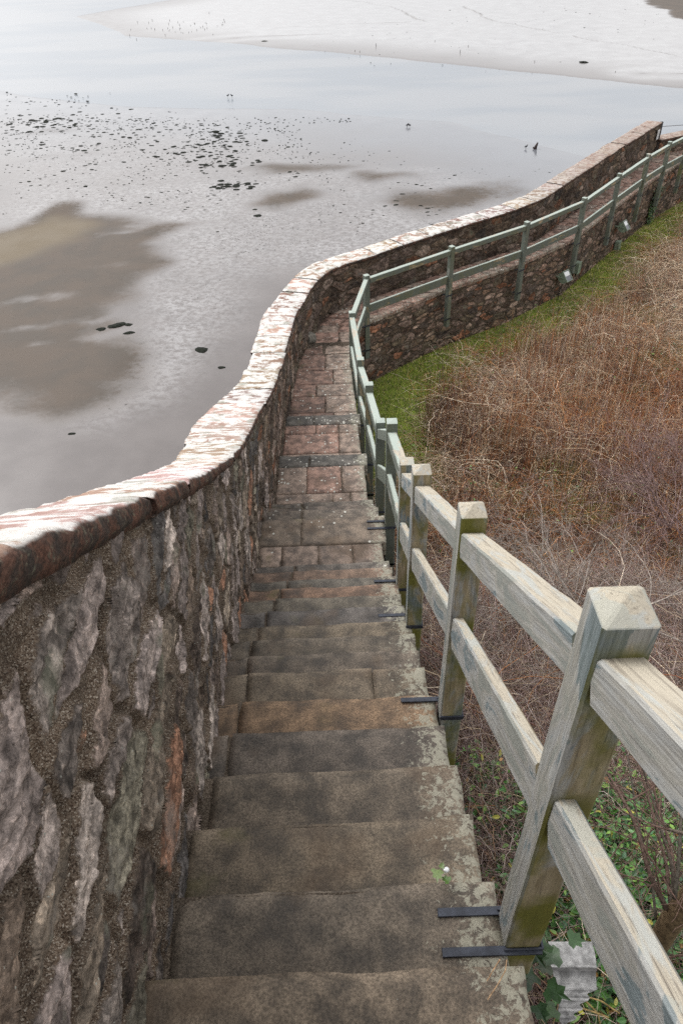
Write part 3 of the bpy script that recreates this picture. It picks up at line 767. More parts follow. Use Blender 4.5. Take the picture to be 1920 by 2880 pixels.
# low wall that carries on after the tall parapet ends
low = tag(empty('low_wall', (10.5, 24, 3.1)), 'low stone wall with flat coping beyond the end of the tall parapet', 'wall')
ll = [(9.78, 23.62), (10.3, 23.92), (10.8, 24.16), (11.6, 24.7), (13.2, 26.4)]
rubble('wall_face', ll, lambda x, y: 2.9, lambda x, y: 3.47, .03, .03, 1, (.24, .1), .015, 53, low, tint=(.85, .8, .75))
ribbon_solid('wall_core', offset_line(ll, -.03), offset_line(ll, -.36), lambda x, y: -.3, lambda x, y: 3.46, M['rubble'], low)
A = resample(offset_line(ll, .03), .6)[1]
for i in range(len(A) - 1):
    p, q = A[i], A[i + 1]; d = q - p; ln = np.linalg.norm(d); d /= ln; c = (p + q) / 2 + np.array([-d[1], d[0]]) * .2
    mb = MB(); mb.box((c[0], c[1], 3.50), (ln / 2 - .004, .21, .035), [[d[0], -d[1], 0], [d[1], d[0], 0], [0, 0, 1]], (.8, .78, .74), .008); mb.build('coping_stone', M['coping'], low)

for root in (parapet, stairs, retain, low):          # their pieces were modelled in place
    for c in COL.objects:
        if c.parent == root: c.location = c.location - root.location

# ------------------------------------------------------------------ timber fence
fence = tag(empty('timber_fence', (.48, 0, 5)), 'weathered sage green post and rail fence following the steps and path', 'fence')
PW = .0500
# x, y, top z, strap z, turn, bare (0 painted .. 1 bare wood), algae
POSTS = [(.48, -.42, 9.32, 7.9, 0, .70, .3), (.475, .85, 8.56, 7.168, 0, .72, 1.0), (.488, 2.10, 7.725, 6.468, 0, .70, 1.0), (.452, 3.28, 7.03, 5.763, 0, .66, .9), (.482, 4.29, 6.345, 5.06, 0, .58, .8), (.485, 5.66, 5.79, 4.533, 0, .12, .2),
         (.445, 6.62, 5.17, 3.93, 0, .10, .3), (.395, 8.02, 4.80, 3.58, 0, .25, .2), (.335, 9.27, 4.47, 3.38, 0, .3, .2), (.275, 11.25, 4.24, 3.15, .03, .3, .1), (.60, 13.2, 4.04, 3.04, .45, .2, .15),
         (2.34, 14.45, 4.05, 3.04, .62, .25, .3), (4.07, 15.62, 4.07, 3.04, .65, .2, .1), (5.65, 17.02, 4.07, 3.04, .78, .2, .1), (6.95, 18.70, 4.07, 3.04, .92, .22, .1), (8.19, 20.29, 4.06, 3.04, .9, .3, .3), (9.18, 21.50, 4.03, 3.04, .88, .2, .2),
         (10.12, 22.54, 4.0, 3.04, .84, .3, .6), (11.3, 23.8, 4.0, 3.04, .8, .3, .2)]
for i, (x, y, zt, zs, turn, bare, alg) in enumerate(POSTS):
    zb_ = zs - (.70 if i > 2 else .55)
    o_loc = Vector((x, y, zb_)); h = zt - zb_
    mb = MB(); a = PW; b = .006
    ring = lambda s_, z_: [(-s_ + b, -s_, z_), (s_ - b, -s_, z_), (s_, -s_ + b, z_), (s_, s_ - b, z_), (s_ - b, s_, z_), (-s_ + b, s_, z_), (-s_, s_ - b, z_), (-s_, -s_ + b, z_)]
    zs_ = [0] + list(np.linspace(.1, h - .012, 12)); V = []; 
    for zq in zs_: V += ring(a + .0012 * math.sin(zq * 9 + i), zq)
    pk = 1.0 if i < 4 else .2
    V += ring(a - .0025, h - .010); V += ring(a * .5, h - .010 + .014 * pk); V.append((0, 0, h - .010 + .028 * pk))
    nr = len(zs_) + 2; F = [(q * 8 + j, q * 8 + (j + 1) % 8, (q + 1) * 8 + (j + 1) % 8, (q + 1) * 8 + j) for q in range(nr - 1) for j in range(8)]
    F3 = [((nr - 1) * 8 + j, (nr - 1) * 8 + (j + 1) % 8, nr * 8) for j in range(8)]
    mb.add(V, F + F3 + [tuple(range(8))[::-1]])
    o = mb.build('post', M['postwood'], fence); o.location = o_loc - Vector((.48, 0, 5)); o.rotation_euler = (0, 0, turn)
    o['bare'] = float(bare); o['algae'] = float(alg)
    # iron straps: a flat bar on each side reaching onto the stone, wrapped round the outside of the post
    for q, sz in enumerate((zs - zb_, zs - zb_ - .52)):
        if q and i < 3: continue
        mb = MB(); lx = -.23 if (q == 0 and i < 9) else -.12
        for sy in ((1,) if (q == 0 and i in (2, 3, 4)) else (-1, 1)): mb.box(((lx + PW + .004) / 2, sy * (PW + .004), sz), ((PW + .004 - lx) / 2, .0035 if q else .0125 if i < 9 else .004, .0045 if (q == 0 and i < 9) else .014), None, bev=.001)
        mb.box((PW + .005, 0, sz), (.0035, PW + .006, .014), None, bev=.001)
        for sy in (-1, 1): mb.box((0, sy * (PW + .0045), sz), (PW + .004, .003, .014), None, bev=.001)
        mb.build('strap', M['iron'], o)
rr = random.Random(4)


def rail(p, q, w_, h_, bare, end=.0):
    p, q = Vector(p), Vector(q); d = q - p; ln = d.length; d.normalize()
    yv = Vector((0, 0, 1)).cross(d).normalized(); zv = d.cross(yv)
    mb = MB(); n = 10; b = .006; V = []
    for k in range(n + 1):
        X = -ln / 2 + ln * k / n; j = .0012 * math.sin(k * 2.3 + ln * 7); bow = .006 * math.sin(math.pi * k / n) * rr.uniform(-.3, .3)
        a, c = w_ / 2 + j, h_ / 2
        V += [(X, -a + b, -c + bow), (X, a - b, -c + bow), (X, a, -c + b + bow), (X, a, c - b + bow), (X, a - b, c + bow), (X, -a + b, c + bow), (X, -a, c - b + bow), (X, -a, -c + b + bow)]
    F = [(k * 8 + j, k * 8 + (j + 1) % 8, (k + 1) * 8 + (j + 1) % 8, (k + 1) * 8 + j) for k in range(n) for j in range(8)]
    mb.add(V, [f[::-1] for f in F] + [tuple(range(8)), tuple(n * 8 + j for j in range(8))[::-1]])
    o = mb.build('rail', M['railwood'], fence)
    mm = Matrix((d, yv, zv)).transposed().to_4x4(); mm.translation = (p + q) / 2 - Vector((.48, 0, 5)); o.matrix_local = mm
    o['bare'] = float(bare); o['algae'] = .25
    return o


for i in range(len(POSTS) - 1):
    A_, B_ = POSTS[i], POSTS[i + 1]
    d = Vector((B_[0] - A_[0], B_[1] - A_[1])); d.normalize(); e = .047 / max(abs(d.x), abs(d.y), .7)
    nL = Vector((-d.y, d.x))
    drop_t, drop_l = (.125, .60) if i < 8 else (.085, .60)
    if i >= 9: drop_t, drop_l = .075, .61
    ht, hl = (.105, .15) if i < 9 else (.10, .16)
    bare = (A_[5] + B_[5]) / 2 + .03
    sl_ = (B_[2] - A_[2]) / Vector((B_[0] - A_[0], B_[1] - A_[1])).length
    for (dr, hh, ww, off) in ((drop_t, ht, .084, 0.0), (drop_l, hl, .046, .018)):
        p = (A_[0] + d.x * e + nL.x * off, A_[1] + d.y * e + nL.y * off, A_[2] - dr + sl_ * e - hh / 2)
        q = (B_[0] - d.x * e + nL.x * off, B_[1] - d.y * e + nL.y * off, B_[2] - dr - sl_ * e - hh / 2)
        if i == 5: 
            p = (p[0], p[1], p[2]); q = (q[0], q[1], q[2])
        rail(p, q, ww, hh, bare)

# ------------------------------------------------------------------ mud, river and terrain
def sdf_poly(X, Y, pts):
    """signed distance (negative inside) in metres"""
    P = np.array(pts, float); d = np.full(X.shape, 1e9); ins = np.zeros(X.shape, bool)
    for (x0, y0), (x1, y1) in zip(P, np.roll(P, -1, 0)):
        ex, ey = x1 - x0, y1 - y0; t_ = np.clip(((X - x0) * ex + (Y - y0) * ey) / (ex * ex + ey * ey + 1e-12), 0, 1)
        d = np.minimum(d, np.hypot(X - x0 - t_ * ex, Y - y0 - t_ * ey))
        c = ((y0 > Y) != (y1 > Y)) & (X < (x1 - x0) * (Y - y0) / (y1 - y0 + 1e-12) + x0); ins ^= c
    return np.where(ins, -d, d)


def wp(pts): return [tuple(at(a, b, 0)[:2]) for a, b in pts]


ys_ = np.concatenate([np.arange(6, 40, .22), np.arange(40, 125, .5)]); xs_ = np.arange(-52, 52, .26)
X, Y = np.meshgrid(xs_, ys_, indexing='ij')
WX = X + .9 * fbm(X / 3, Y / 3, 0, 31, 4) * np.clip(Y / 25, .5, 2); WY = Y + .9 * fbm(X / 3, Y / 3, 7, 32, 4) * np.clip(Y / 25, .5, 2)
dry = np.zeros(X.shape)
for pts, soft in (([(-300, 730), (0, 642), (89, 609), (147, 573), (245, 573), (268, 600), (424, 618), (428, 636), (598, 627), (536, 658), (446, 698), (500, 747), (379, 801), (357, 837), (402, 890), (470, 990), (392, 1087), (306, 1148), (153, 1185), (0, 1148), (-300, 1120)], .8),
                  ([(705, 565), (760, 545), (880, 530), (860, 555), (770, 585), (705, 580)], .8),
                  ([(660, 478), (800, 462), (960, 465), (1020, 475), (960, 490), (800, 490)], 1.0), ([(1015, 495), (1100, 490), (1270, 498), (1230, 508), (1080, 510)], 1.0),
                  ([(1070, 560), (1130, 535), (1250, 530), (1420, 520), (1450, 545), (1400, 570), (1250, 600), (1150, 590)], 1.2), ([(0, 395), (200, 350), (330, 345), (200, 375), (0, 420)], 1.6), ([(0, 455), (250, 415), (330, 425), (150, 455), (0, 480)], 1.6)):
    s_ = sdf_poly(WX, WY, wp(pts)); dry = np.maximum(dry, sstep(soft * 2.3, -soft * 2.6, s_) * (1 if len(pts) > 6 or pts[0][0] > 500 else .62))
for (a, b), rx, ry, k in (((330, 665), 1.5, .35, 1.0), ((215, 955), 1.6, .25, .75), ((300, 895), 1.2, .25, .7), ((60, 845), 1.8, .35, .6), ((90, 850), .7, .2, .5), ((395, 920), 1.0, .3, .6), ((115, 985), 1.1, .18, .5), ((330, 760), .5, .2, .4), ((50, 940), 1.2, .2, .45)):
    c = at(a, b, 0); dx_, dy_ = WX - c[0], WY - c[1]; u_ = dx_ * .9 + dy_ * .42; v_ = dy_ * .9 - dx_ * .42
    dry = dry * (1 - np.clip(.62 * k * (.75 + .9 * fbm(X / .5, Y / .35, 1, 59, 3)), 0, .95) * np.exp(-((u_ / rx) ** 2 + (v_ / (ry * 1.5)) ** 2)))
dry = np.clip(dry * (1 + .35 * fbm(X / 1.6, Y / 1.1, 0, 57, 4)) + .10 * fbm(X / 2.5, Y / 2.5, 4, 58, 3) * (Y < 50), 0, 1.2)
dry = np.maximum(dry, sstep(1.5, -1.5, sdf_poly(WX, WY, wp([(1800, -60), (1835, 15), (1872, 48), (1960, 66), (2100, -60)]))))
och = sstep(.7, -.7, sdf_poly(WX, WY, wp([(-300, 740), (0, 655), (150, 612), (240, 622), (250, 650), (180, 690), (100, 712), (0, 750), (-300, 800)])))
peb = sstep(1.2, -1.2, sdf_poly(WX, WY, wp([(0, 520), (500, 520), (900, 480), (1200, 480), (1500, 540), (1300, 660), (860, 740), (650, 800), (640, 960), (470, 1100), (250, 1185), (380, 1050), (430, 900), (370, 820), (500, 700), (350, 600), (0, 640)])))
peb = np.maximum(peb, .55 * sstep(1.5, -1.5, sdf_poly(WX, WY, wp([(0, 330), (300, 320), (700, 350), (850, 420), (700, 520), (0, 540)]))))
peb = np.clip(peb * (.8 + .6 * fbm(X / 2.5, Y / 2.5, 0, 55, 3)), 0, 1) * sstep(0, .4, 1.15 - dry * .9)
chan = [(-17.2, 103.3), (-25, 91.5), (-17, 77), (-6.6, 70.3), (7.6, 59.8), (20.8, 48.8), (60, 24), (60, 12), (14, 31), (6, 42), (-2, 46), (-12, 48), (-21.5, 54), (-60, 60), (-90, 80), (-90, 150), (-16, 150)]
sc_ = sdf_poly(X + .5 * fbm(X / 4, Y / 4, 3, 61, 3), Y + .5 * fbm(X / 4, Y / 4, 9, 62, 3), chan)
Zm = .02 + .010 * fbm(X / 9, Y / 9, 0, 3, 2) * (Y < 60) + .03 * dry
Zm = np.where(sc_ < 0, Zm - .12 * sstep(0, -1.2, sc_), Zm + .015 * sstep(0, 1.5, sc_))
far_ = (Y > 44) & (X > -26 + (Y - 92) * .5) & (Y > np.interp(X, [-25, -17, -6.6, 7.6, 20.8, 60], [91, 77, 70, 60, 49, 24]) - 2)
silt = far_ * (dry < .5) * sstep(-.3, 7, sc_ + 1.5 * fbm(X / 7, Y / 5, 0, 67, 3)); shore = (~far_) * sstep(13, 0, sc_ + 2.5 * fbm(X / 5, Y / 3, 0, 66, 3))
# meandering drain on the far bank
for pts in ([(1300, 20), (1400, 60), (1560, 95), (1700, 120), (1920, 160)], [(760, 80), (960, 70), (1180, 62), (1100, 20), (980, 0)], [(1810, 208), (1920, 208)], [(540, 118), (700, 105), (960, 95)]):
    P_ = wp(pts); d_ = np.full(X.shape, 1e9)
    for (x0, y0), (x1, y1) in zip(P_, P_[1:]):
        ex, ey = x1 - x0, y1 - y0; t_ = np.clip(((X - x0) * ex + (Y - y0) * ey) / (ex * ex + ey * ey), 0, 1); d_ = np.minimum(d_, np.hypot(X - x0 - t_ * ex + .6 * fbm(X / 3, Y / 3, 1, 8, 2), Y - y0 - t_ * ey))
    dry = np.maximum(dry, .52 * np.exp(-((d_) / .35) ** 2)); silt = np.minimum(1.6, silt + .6 * np.exp(-((d_ - 1.3) / .8) ** 2))
n1 = X.shape[1]; i, j = np.meshgrid(np.arange(X.shape[0] - 1), np.arange(n1 - 1), indexing='ij'); k = (i * n1 + j).ravel()
Vm = np.stack([X, Y, Zm], -1).reshape(-1, 3); Fm = np.stack([k, k + n1, k + n1 + 1, k + 1], 1)
nb = len(Vm)
bx = [(-1500, -600), (1500, -600), (1500, 2500), (-1500, 2500)]; ix = [(xs_[0], ys_[0]), (xs_[-1], ys_[0]), (xs_[-1], ys_[-1]), (xs_[0], ys_[-1])]
Vs = [(a, b, .0) for a, b in bx] + [(a, b, .0) for a, b in ix]
Fs = [(nb + a, nb + (a + 1) % 4, nb + 4 + (a + 1) % 4, nb + 4 + a) for a in range(4)]
Vm = np.concatenate([Vm, np.array(Vs)]); z8 = np.zeros(8)
tag(mesh_np('mudflat', Vm, np.concatenate([Fm, np.array(Fs)]), M['mud'], None, True, attrs={'dry': np.r_[dry.ravel(), z8], 'ochre': np.r_[och.ravel(), z8], 'peb': np.r_[peb.ravel(), z8], 'silt': np.r_[silt.ravel(), z8], 'shore': np.r_[shore.ravel(), z8]}), kind='structure')
ch = [(x * 1.0, y * 1.0, -.004) for x, y in chan]
o = mesh_np('river', np.array([(-51, 30, -.012), (51, 10, -.012), (51, 124, -.012), (-51, 124, -.012)]), np.array([(0, 1, 2, 3)]), M['water']); tag(o, kind='structure')

# bank on the landward side
xs_ = np.concatenate([np.arange(-.2, 14, .15), np.arange(14, 60, 2.0)]); ys_ = np.concatenate([np.arange(-4, 30, .15), np.arange(30, 80, 2)])
X, Y = np.meshgrid(xs_, ys_, indexing='ij')
edgeP = np.array(OUT[1:] + [(30, 42)])
def wall_dist(X, Y):
    """distance from the foot of the retaining wall to the landward side (negative: under the path)"""
    P = [(.40, -6), (.40, 6), (.30, 8), (.22, 11), (.45, 13.08)] + [tuple(p) for p in farl[1:]] + [(30, 42)]
    return sdf_poly(X, Y, P + [(60, 90), (-200, 90), (-200, -6)])
WD = wall_dist(X, Y)
Zg = ground_z(X, Y) + .10 * fbm(X / 1.3, Y / 1.3, 0, 71, 3) * sstep(.5, 2.5, WD) + .25 * fbm(X / 4, Y / 4, 0, 72, 2) * sstep(2, 5, WD)
GE = 1.0 + .3 * (Y < 13.5) + .35 * fbm(X / 1.2, Y / 1.2, 0, 74, 3)
green = sstep(.5, -.3, WD - GE) * sstep(8.6, 10.2, Y)
Zg = np.where(WD < -.25, Zg - 1.2 * sstep(-.25, -.6, WD), Zg)
green = np.maximum(green, .35 * sstep(.1, .4, fbm(X / .9, Y / .9, 0, 75, 3)))
keep = (WD > -1.0) & (Y < 60)
n1 = X.shape[1]; i, j = np.meshgrid(np.arange(X.shape[0] - 1), np.arange(n1 - 1), indexing='ij'); k = (i * n1 + j).ravel()
kp = (keep[:-1, :-1] & keep[1:, :-1] & keep[1:, 1:] & keep[:-1, 1:]).ravel()
F = np.stack([k, k + n1, k + n1 + 1, k + 1], 1)[kp]
tag(mesh_np('ground', np.stack([X, Y, Zg], -1).reshape(-1, 3), F, M['litter'], None, True, attrs={'green': green.ravel()}), kind='structure')
gx, gy = xs_, ys_
def gz(x, y):
    ix_ = np.clip(np.searchsorted(gx, x) - 1, 0, len(gx) - 2); iy = np.clip(np.searchsorted(gy, y) - 1, 0, len(gy) - 2)
    fx = np.clip((x - gx[ix_]) / (gx[ix_ + 1] - gx[ix_]), 0, 1); fy = np.clip((y - gy[iy]) / (gy[iy + 1] - gy[iy]), 0, 1)
    return (Zg[ix_, iy] * (1 - fx) + Zg[ix_ + 1, iy] * fx) * (1 - fy) + (Zg[ix_, iy + 1] * (1 - fx) + Zg[ix_ + 1, iy + 1] * fx) * fy


# ------------------------------------------------------------------ vegetation of the bank
def in_view(P, m=80):
    """keeps plants to the part of the bank the photograph could show, with a margin"""
    v = P - EYE; z = v @ _F; px = 960 + FPX * (v @ _R) / z; py = 1440 - FPX * (v @ _U) / z
    return (z > .3) & (px > -m) & (px < 1920 + m * 3) & (py > -m) & (py < 2880 + m * 3)


def tubes(P, r, C, name, mat, sides=3):
    """P (N,K,3) polylines, r (N,K), C (N,3)"""
    N, K, _ = P.shape
    T = np.gradient(P, axis=1); T /= np.linalg.norm(T, axis=2)[..., None] + 1e-9
    rv = rng.normal(size=(N, 1, 3)); A = np.cross(T, rv); A /= np.linalg.norm(A, axis=2)[..., None] + 1e-9; B = np.cross(T, A)
    th = np.arange(sides) * 2 * math.pi / sides
    V = P[:, :, None] + r[:, :, None, None] * (np.cos(th)[None, None, :, None] * A[:, :, None] + np.sin(th)[None, None, :, None] * B[:, :, None])
    n_, k_, s_ = np.meshgrid(np.arange(N), np.arange(K - 1), np.arange(sides), indexing='ij')
    b = (n_ * K + k_) * sides
    F = np.stack([b + s_, b + (s_ + 1) % sides, b + sides + (s_ + 1) % sides, b + sides + s_], -1).reshape(-1, 4)
    return mesh_np(name, V.reshape(-1, 3), F, mat, None, True, cols={'scol': np.repeat(C, K * sides, 0)})


def scatter(n, x0, x1, y0, y1, dens):
    x = rng.uniform(x0, x1, n); y = rng.uniform(y0, y1, n); k = rng.uniform(size=n) < dens(x, y)
    x, y = x[k], y[k]; z = gz(x, y); P = np.stack([x, y, z + .3], 1); m = in_view(P, 320); return x[m], y[m], z[m]


def wdist(x, y): return wall_dist(x, y)


def arcs(x, y, z, L, h, az, K, wob):
    """arching stems: rise to h and fall over the length L"""
    N = len(x); t_ = np.linspace(0, 1, K)[None]; P = np.zeros((N, K, 3))
    sh = rng.uniform(.25, .8, N)[:, None]
    prof = np.where(t_ < sh, np.sin(t_ / sh * math.pi / 2), np.cos((t_ - sh) / (1 - sh + .01) * math.pi / 2 * rng.uniform(.3, 1, N)[:, None]))
    bend = rng.normal(0, .5, N)[:, None] * t_
    P[..., 0] = x[:, None] + np.cos(az[:, None] + bend) * L[:, None] * t_; P[..., 1] = y[:, None] + np.sin(az[:, None] + bend) * L[:, None] * t_
    P[..., 2] = z[:, None] + h[:, None] * prof
    P += rng.normal(0, wob, P.shape) * t_[..., None] ** .5
    return P


STRAW = np.array([(.46, .36, .24), (.38, .27, .18), (.56, .47, .36), (.30, .18, .11), (.22, .14, .10)])
RUST = np.array([(.24, .085, .03), (.30, .125, .045), (.17, .06, .028), (.36, .18, .075)])
TWIG = np.array([(.20, .13, .12), (.26, .19, .175), (.14, .08, .065), (.34, .28, .25), (.17, .13, .12)])
def pick(pal, n): return pal[rng.integers(0, len(pal), n)] * rng.uniform(.75, 1.7, (n, 1))


# matted arching stems over the whole slope
def dn(x, y):
    w_ = wdist(x, y); e = 1.0 + .3 * (y < 13.5) + .35 * fbm(x / 1.2, y / 1.2, 0, 74, 3) + .3 * fbm(x / .35, y / .35, 0, 174, 2)
    d = np.where(y > 9.0, sstep(-.35, .5, w_ - e), sstep(.05, .5, w_)); d = d * (.22 + .78 * sstep(2.1, 3.2, y + .7 * fbm(x / .8, y / .8, 0, 197, 3))); return d * np.clip(.62 + 1.5 * fbm(x / .55, y / .55, 0, 91, 3), .06, 1)
x, y, z = scatter(165000, .4, 14, 0.5, 27, dn)
N = len(x); far_ = np.clip((y - 6) / 12, 0, 1)
mnd = .30 + .34 * fbm(x / .9, y / .9, 0, 92, 3)
P = arcs(x, y, z + rng.uniform(.0, 1.0, N) * (mnd + .1), rng.uniform(.25, .95, N), rng.uniform(.02, .30, N), rng.uniform(0, 2 * math.pi, N), 6, .022)
mixn = fbm(x / 1.6, y / 1.6, 0, 95, 3) + .25 * np.exp(-((x - 3.6) / 2.0) ** 2 - ((y - 11.6) / 3.0) ** 2)
low_ = sstep(9, 5, y)
C = np.where((rng.uniform(size=N) < np.clip(.12 + 1.3 * mixn, .03, .8))[:, None], pick(RUST, N), pick(STRAW, N)); C = np.where((rng.uniform(size=N) < .12 + .38 * low_)[:, None], pick(TWIG, N), C)
r0 = rng.uniform(.0013, .0030, N) * (1 + .5 * far_)
tag(tubes(P, r0[:, None] * np.linspace(1.1, .5, 6)[None], C, 'bramble_thicket', M['stem']), kind='stuff')
# longer pale canes lying over the mat
x, y, z = scatter(9000, .5, 14, 3.0, 26, lambda x, y: dn(x, y) * np.clip(.5 + 1.4 * fbm(x / 1.1, y / 1.1, 0, 191, 2), 0, 1))
N = len(x); mnd = .30 + .34 * fbm(x / .9, y / .9, 0, 92, 3)
P = arcs(x, y, z + mnd, rng.uniform(.5, 1.5, N), rng.uniform(.08, .45, N), rng.uniform(0, 6.28, N), 9, .02)
C = np.where((rng.uniform(size=N) < .3)[:, None], pick(RUST * 1.3, N), pick(STRAW * 1.1, N))
tag(tubes(P, rng.uniform(.0022, .0040, N)[:, None] * np.linspace(1.1, .4, 9)[None], C, 'bramble_canes', M['stem']), kind='stuff')
# upright bare stalks
def du_(x, y):
    w_ = wdist(x, y); return sstep(1.0, 1.7, w_) * sstep(7.0, 8.5, y) * sstep(17, 13, y) * sstep(7.5, 4, x) * np.clip(.62 + 1.4 * fbm(x / .9, y / .9, 0, 93, 2), 0, 1) + .10 * sstep(1.3, 2, w_)
x, y, z = scatter(60000, .6, 13, 5, 24, du_)
N = len(x); P = arcs(x, y, z, rng.uniform(.03, .22, N), rng.uniform(.5, 1.1, N), rng.uniform(0, 6.28, N), 5, .012)
P[..., 2] = z[:, None] + (P[..., 2].max(axis=1) - z)[:, None] * np.linspace(0, 1, 5)[None]
rs_ = sstep(1.9, 3.2, x) * sstep(8.5, 10.5, y); C = np.where((rng.uniform(size=N) < .7)[:, None], pick(RUST, N) * (.45 + .5 * rs_)[:, None], pick(TWIG * .6, N)); C = np.where((rng.uniform(size=N) < .45 * rs_)[:, None], pick(STRAW, N), C)
tag(tubes(P, rng.uniform(.0025, .0045, N)[:, None] * np.linspace(1.2, .5, 5)[None], C, 'dead_stalks', M['stem']), kind='stuff')
# grass along the foot of the wall
def dg(x, y):
    w_ = wdist(x, y); return sstep(-.02, .05, w_) * sstep(.45, -.3, w_ - (1.0 + .3 * (y < 13.5)) - .35 * fbm(x / 1.2, y / 1.2, 0, 74, 3)) * sstep(8.4, 9.6, y)
x, y, z = scatter(420000, .2, 12.5, 8.4, 26, dg)
N = len(x); hh = rng.uniform(.02, .075, N) * (1 + .6 * np.clip(fbm(x / .5, y / .5, 0, 12, 2), 0, 1)); az = rng.uniform(0, 6.28, N); ln_ = rng.uniform(.2, .9, N) * hh
b = np.stack([x, y, z - .005], 1); wv = np.stack([np.sin(az), -np.cos(az), 0 * az], 1) * rng.uniform(.003, .006, N)[:, None]
tip = b + np.stack([np.cos(az) * ln_, np.sin(az) * ln_, hh], 1)
V = np.stack([b - wv, b + wv, tip], 1).reshape(-1, 3); F = np.arange(3 * N).reshape(-1, 3)
gr = np.array([(.17, .22, .025), (.14, .19, .025), (.26, .29, .05), (.11, .14, .03), (.32, .30, .11)])
gm_ = fbm(x / .7, y / .7, 0, 88, 3)[:, None]
C = pick(gr, N) * np.array((1.15, 1, 1.3)) * (1.3 + .7 * gm_)
C = np.where((rng.uniform(size=N) < .16 + .5 * np.clip(-gm_[:, 0] * 2, 0, 1))[:, None], pick(STRAW * .7, N), C)
tag(mesh_np('grass', V, F, M['grass'], None, True, cols={'scol': np.repeat(C, 3, 0)}), kind='stuff')

# ivy leaves: five-lobed and slightly folded
IV = np.array([(0, -.05, 0), (.28, -.12, .03), (.52, .12, .07), (.30, .30, .04), (.36, .62, .05), (.10, .62, .01), (0, 1.0, -.05), (-.10, .62, .01), (-.36, .62, .05), (-.30, .30, .04), (-.52, .12, .07), (-.28, -.12, .03), (0, .35, -.03)])
IF = [(12, i, i + 1) for i in range(11)] + [(12, 11, 0)]
LV = np.array([(0, 0, 0), (.22, .25, .04), (.20, .65, .03), (0, 1, -.06), (-.20, .65, .03), (-.22, .25, .04)]); LF = [(0, 1, 2, 3), (0, 3, 4, 5)]
def leaves(name, P, size, C, tilt=.5, shape='ivy', az=None, parent=None, nrm=None):
    N = len(P); az = rng.uniform(0, 6.28, N) if az is None else az; tx, ty = rng.normal(0, tilt, N), rng.normal(0, tilt, N)
    bV, bF = (IV, IF) if shape == 'ivy' else (LV, LF)
    ca, sa = np.cos(az), np.sin(az)
    up = np.stack([np.sin(tx), np.sin(ty), np.cos(tx) * np.cos(ty)], 1) if nrm is None else nrm + rng.normal(0, tilt, (N, 3))
    up /= np.linalg.norm(up, axis=1)[:, None]
    f = np.stack([ca, sa, 0 * ca], 1) if nrm is None else np.stack([.3 * ca, .3 * sa, -1 + 0 * ca], 1)
    rt = np.cross(f, up); rt /= np.linalg.norm(rt, axis=1)[:, None] + 1e-9; f = np.cross(up, rt)
    V = P[:, None] + size[:, None, None] * (bV[None, :, 0, None] * rt[:, None] + bV[None, :, 1, None] * f[:, None] + bV[None, :, 2, None] * up[:, None])
    F = (np.array(bF)[None] + (np.arange(N) * len(bV))[:, None, None]).reshape(-1, len(bF[0]))
    return mesh_np(name, V.reshape(-1, 3), F, M['leaf'], parent, False, cols={'scol': np.repeat(C, len(bV), 0)})
GL = np.array([(.045, .12, .022), (.075, .18, .03), (.03, .085, .02), (.13, .23, .04), (.04, .10, .04), (.06, .15, .04)])
def di(x, y):
    w_ = wdist(x, y); return sstep(.0, .1, w_) * np.clip(1.6 * sstep(.75, 1.2, x) * sstep(2.9, 1.9, y + .9 * fbm(x / .8, y / .8, 0, 197, 3)) - .10 + 1.1 * fbm(x / .45, y / .45, 0, 97, 3), .015, 1) * sstep(6.5, 2.5, y)
x, y, z = scatter(330000, .4, 6.5, -1.0, 6.5, di)
N = len(x); P = np.stack([x, y, z + rng.uniform(.02, .55, N) * np.where(y < 3.2, 1, .5)], 1)
C = pick(GL, N); C = np.where((rng.uniform(size=N) < .05)[:, None], pick(np.array([(.35, .33, .05), (.30, .16, .05)]), N), C)
tag(leaves('ivy_ground_cover', P, rng.uniform(.028, .058, N), C, .45, 'leaf'), kind='stuff')
def ds(x, y):
    w_ = wdist(x, y); return .35 * sstep(.3, 1, w_) * np.clip(.2 + 1.5 * fbm(x / .7, y / .7, 0, 98, 3), 0, 1)
x, y, z = scatter(34000, .4, 12, 5.0, 22, ds); N = len(x)
tag(leaves('bramble_leaves', np.stack([x, y, z + rng.uniform(.1, .6, N)], 1), rng.uniform(.03, .06, N), pick(GL * .8, N), .6, 'leaf'), kind='stuff')
# wiry roots and dead stems just beyond the step ends
def dr_(x, y): w_ = wdist(x, y); return sstep(.0, .1, w_) * np.where(x < .95, 1, np.where(y < 2.2, .25, 1.0))
x, y, z = scatter(60000, .4, 3.6, .3, 6.0, dr_); N = len(x)
P = arcs(x, y, z + rng.uniform(.05, .5, N), rng.uniform(.12, .5, N), rng.uniform(.0, .14, N), rng.uniform(0, 6.28, N), 6, .012)
C = np.where((rng.uniform(size=N) < .65)[:, None], pick(TWIG, N), pick(STRAW * .7, N))
tag(tubes(P, rng.uniform(.0010, .0024, N)[:, None] * np.linspace(1, .6, 6)[None], C, 'dead_vines', M['stem']), kind='stuff')


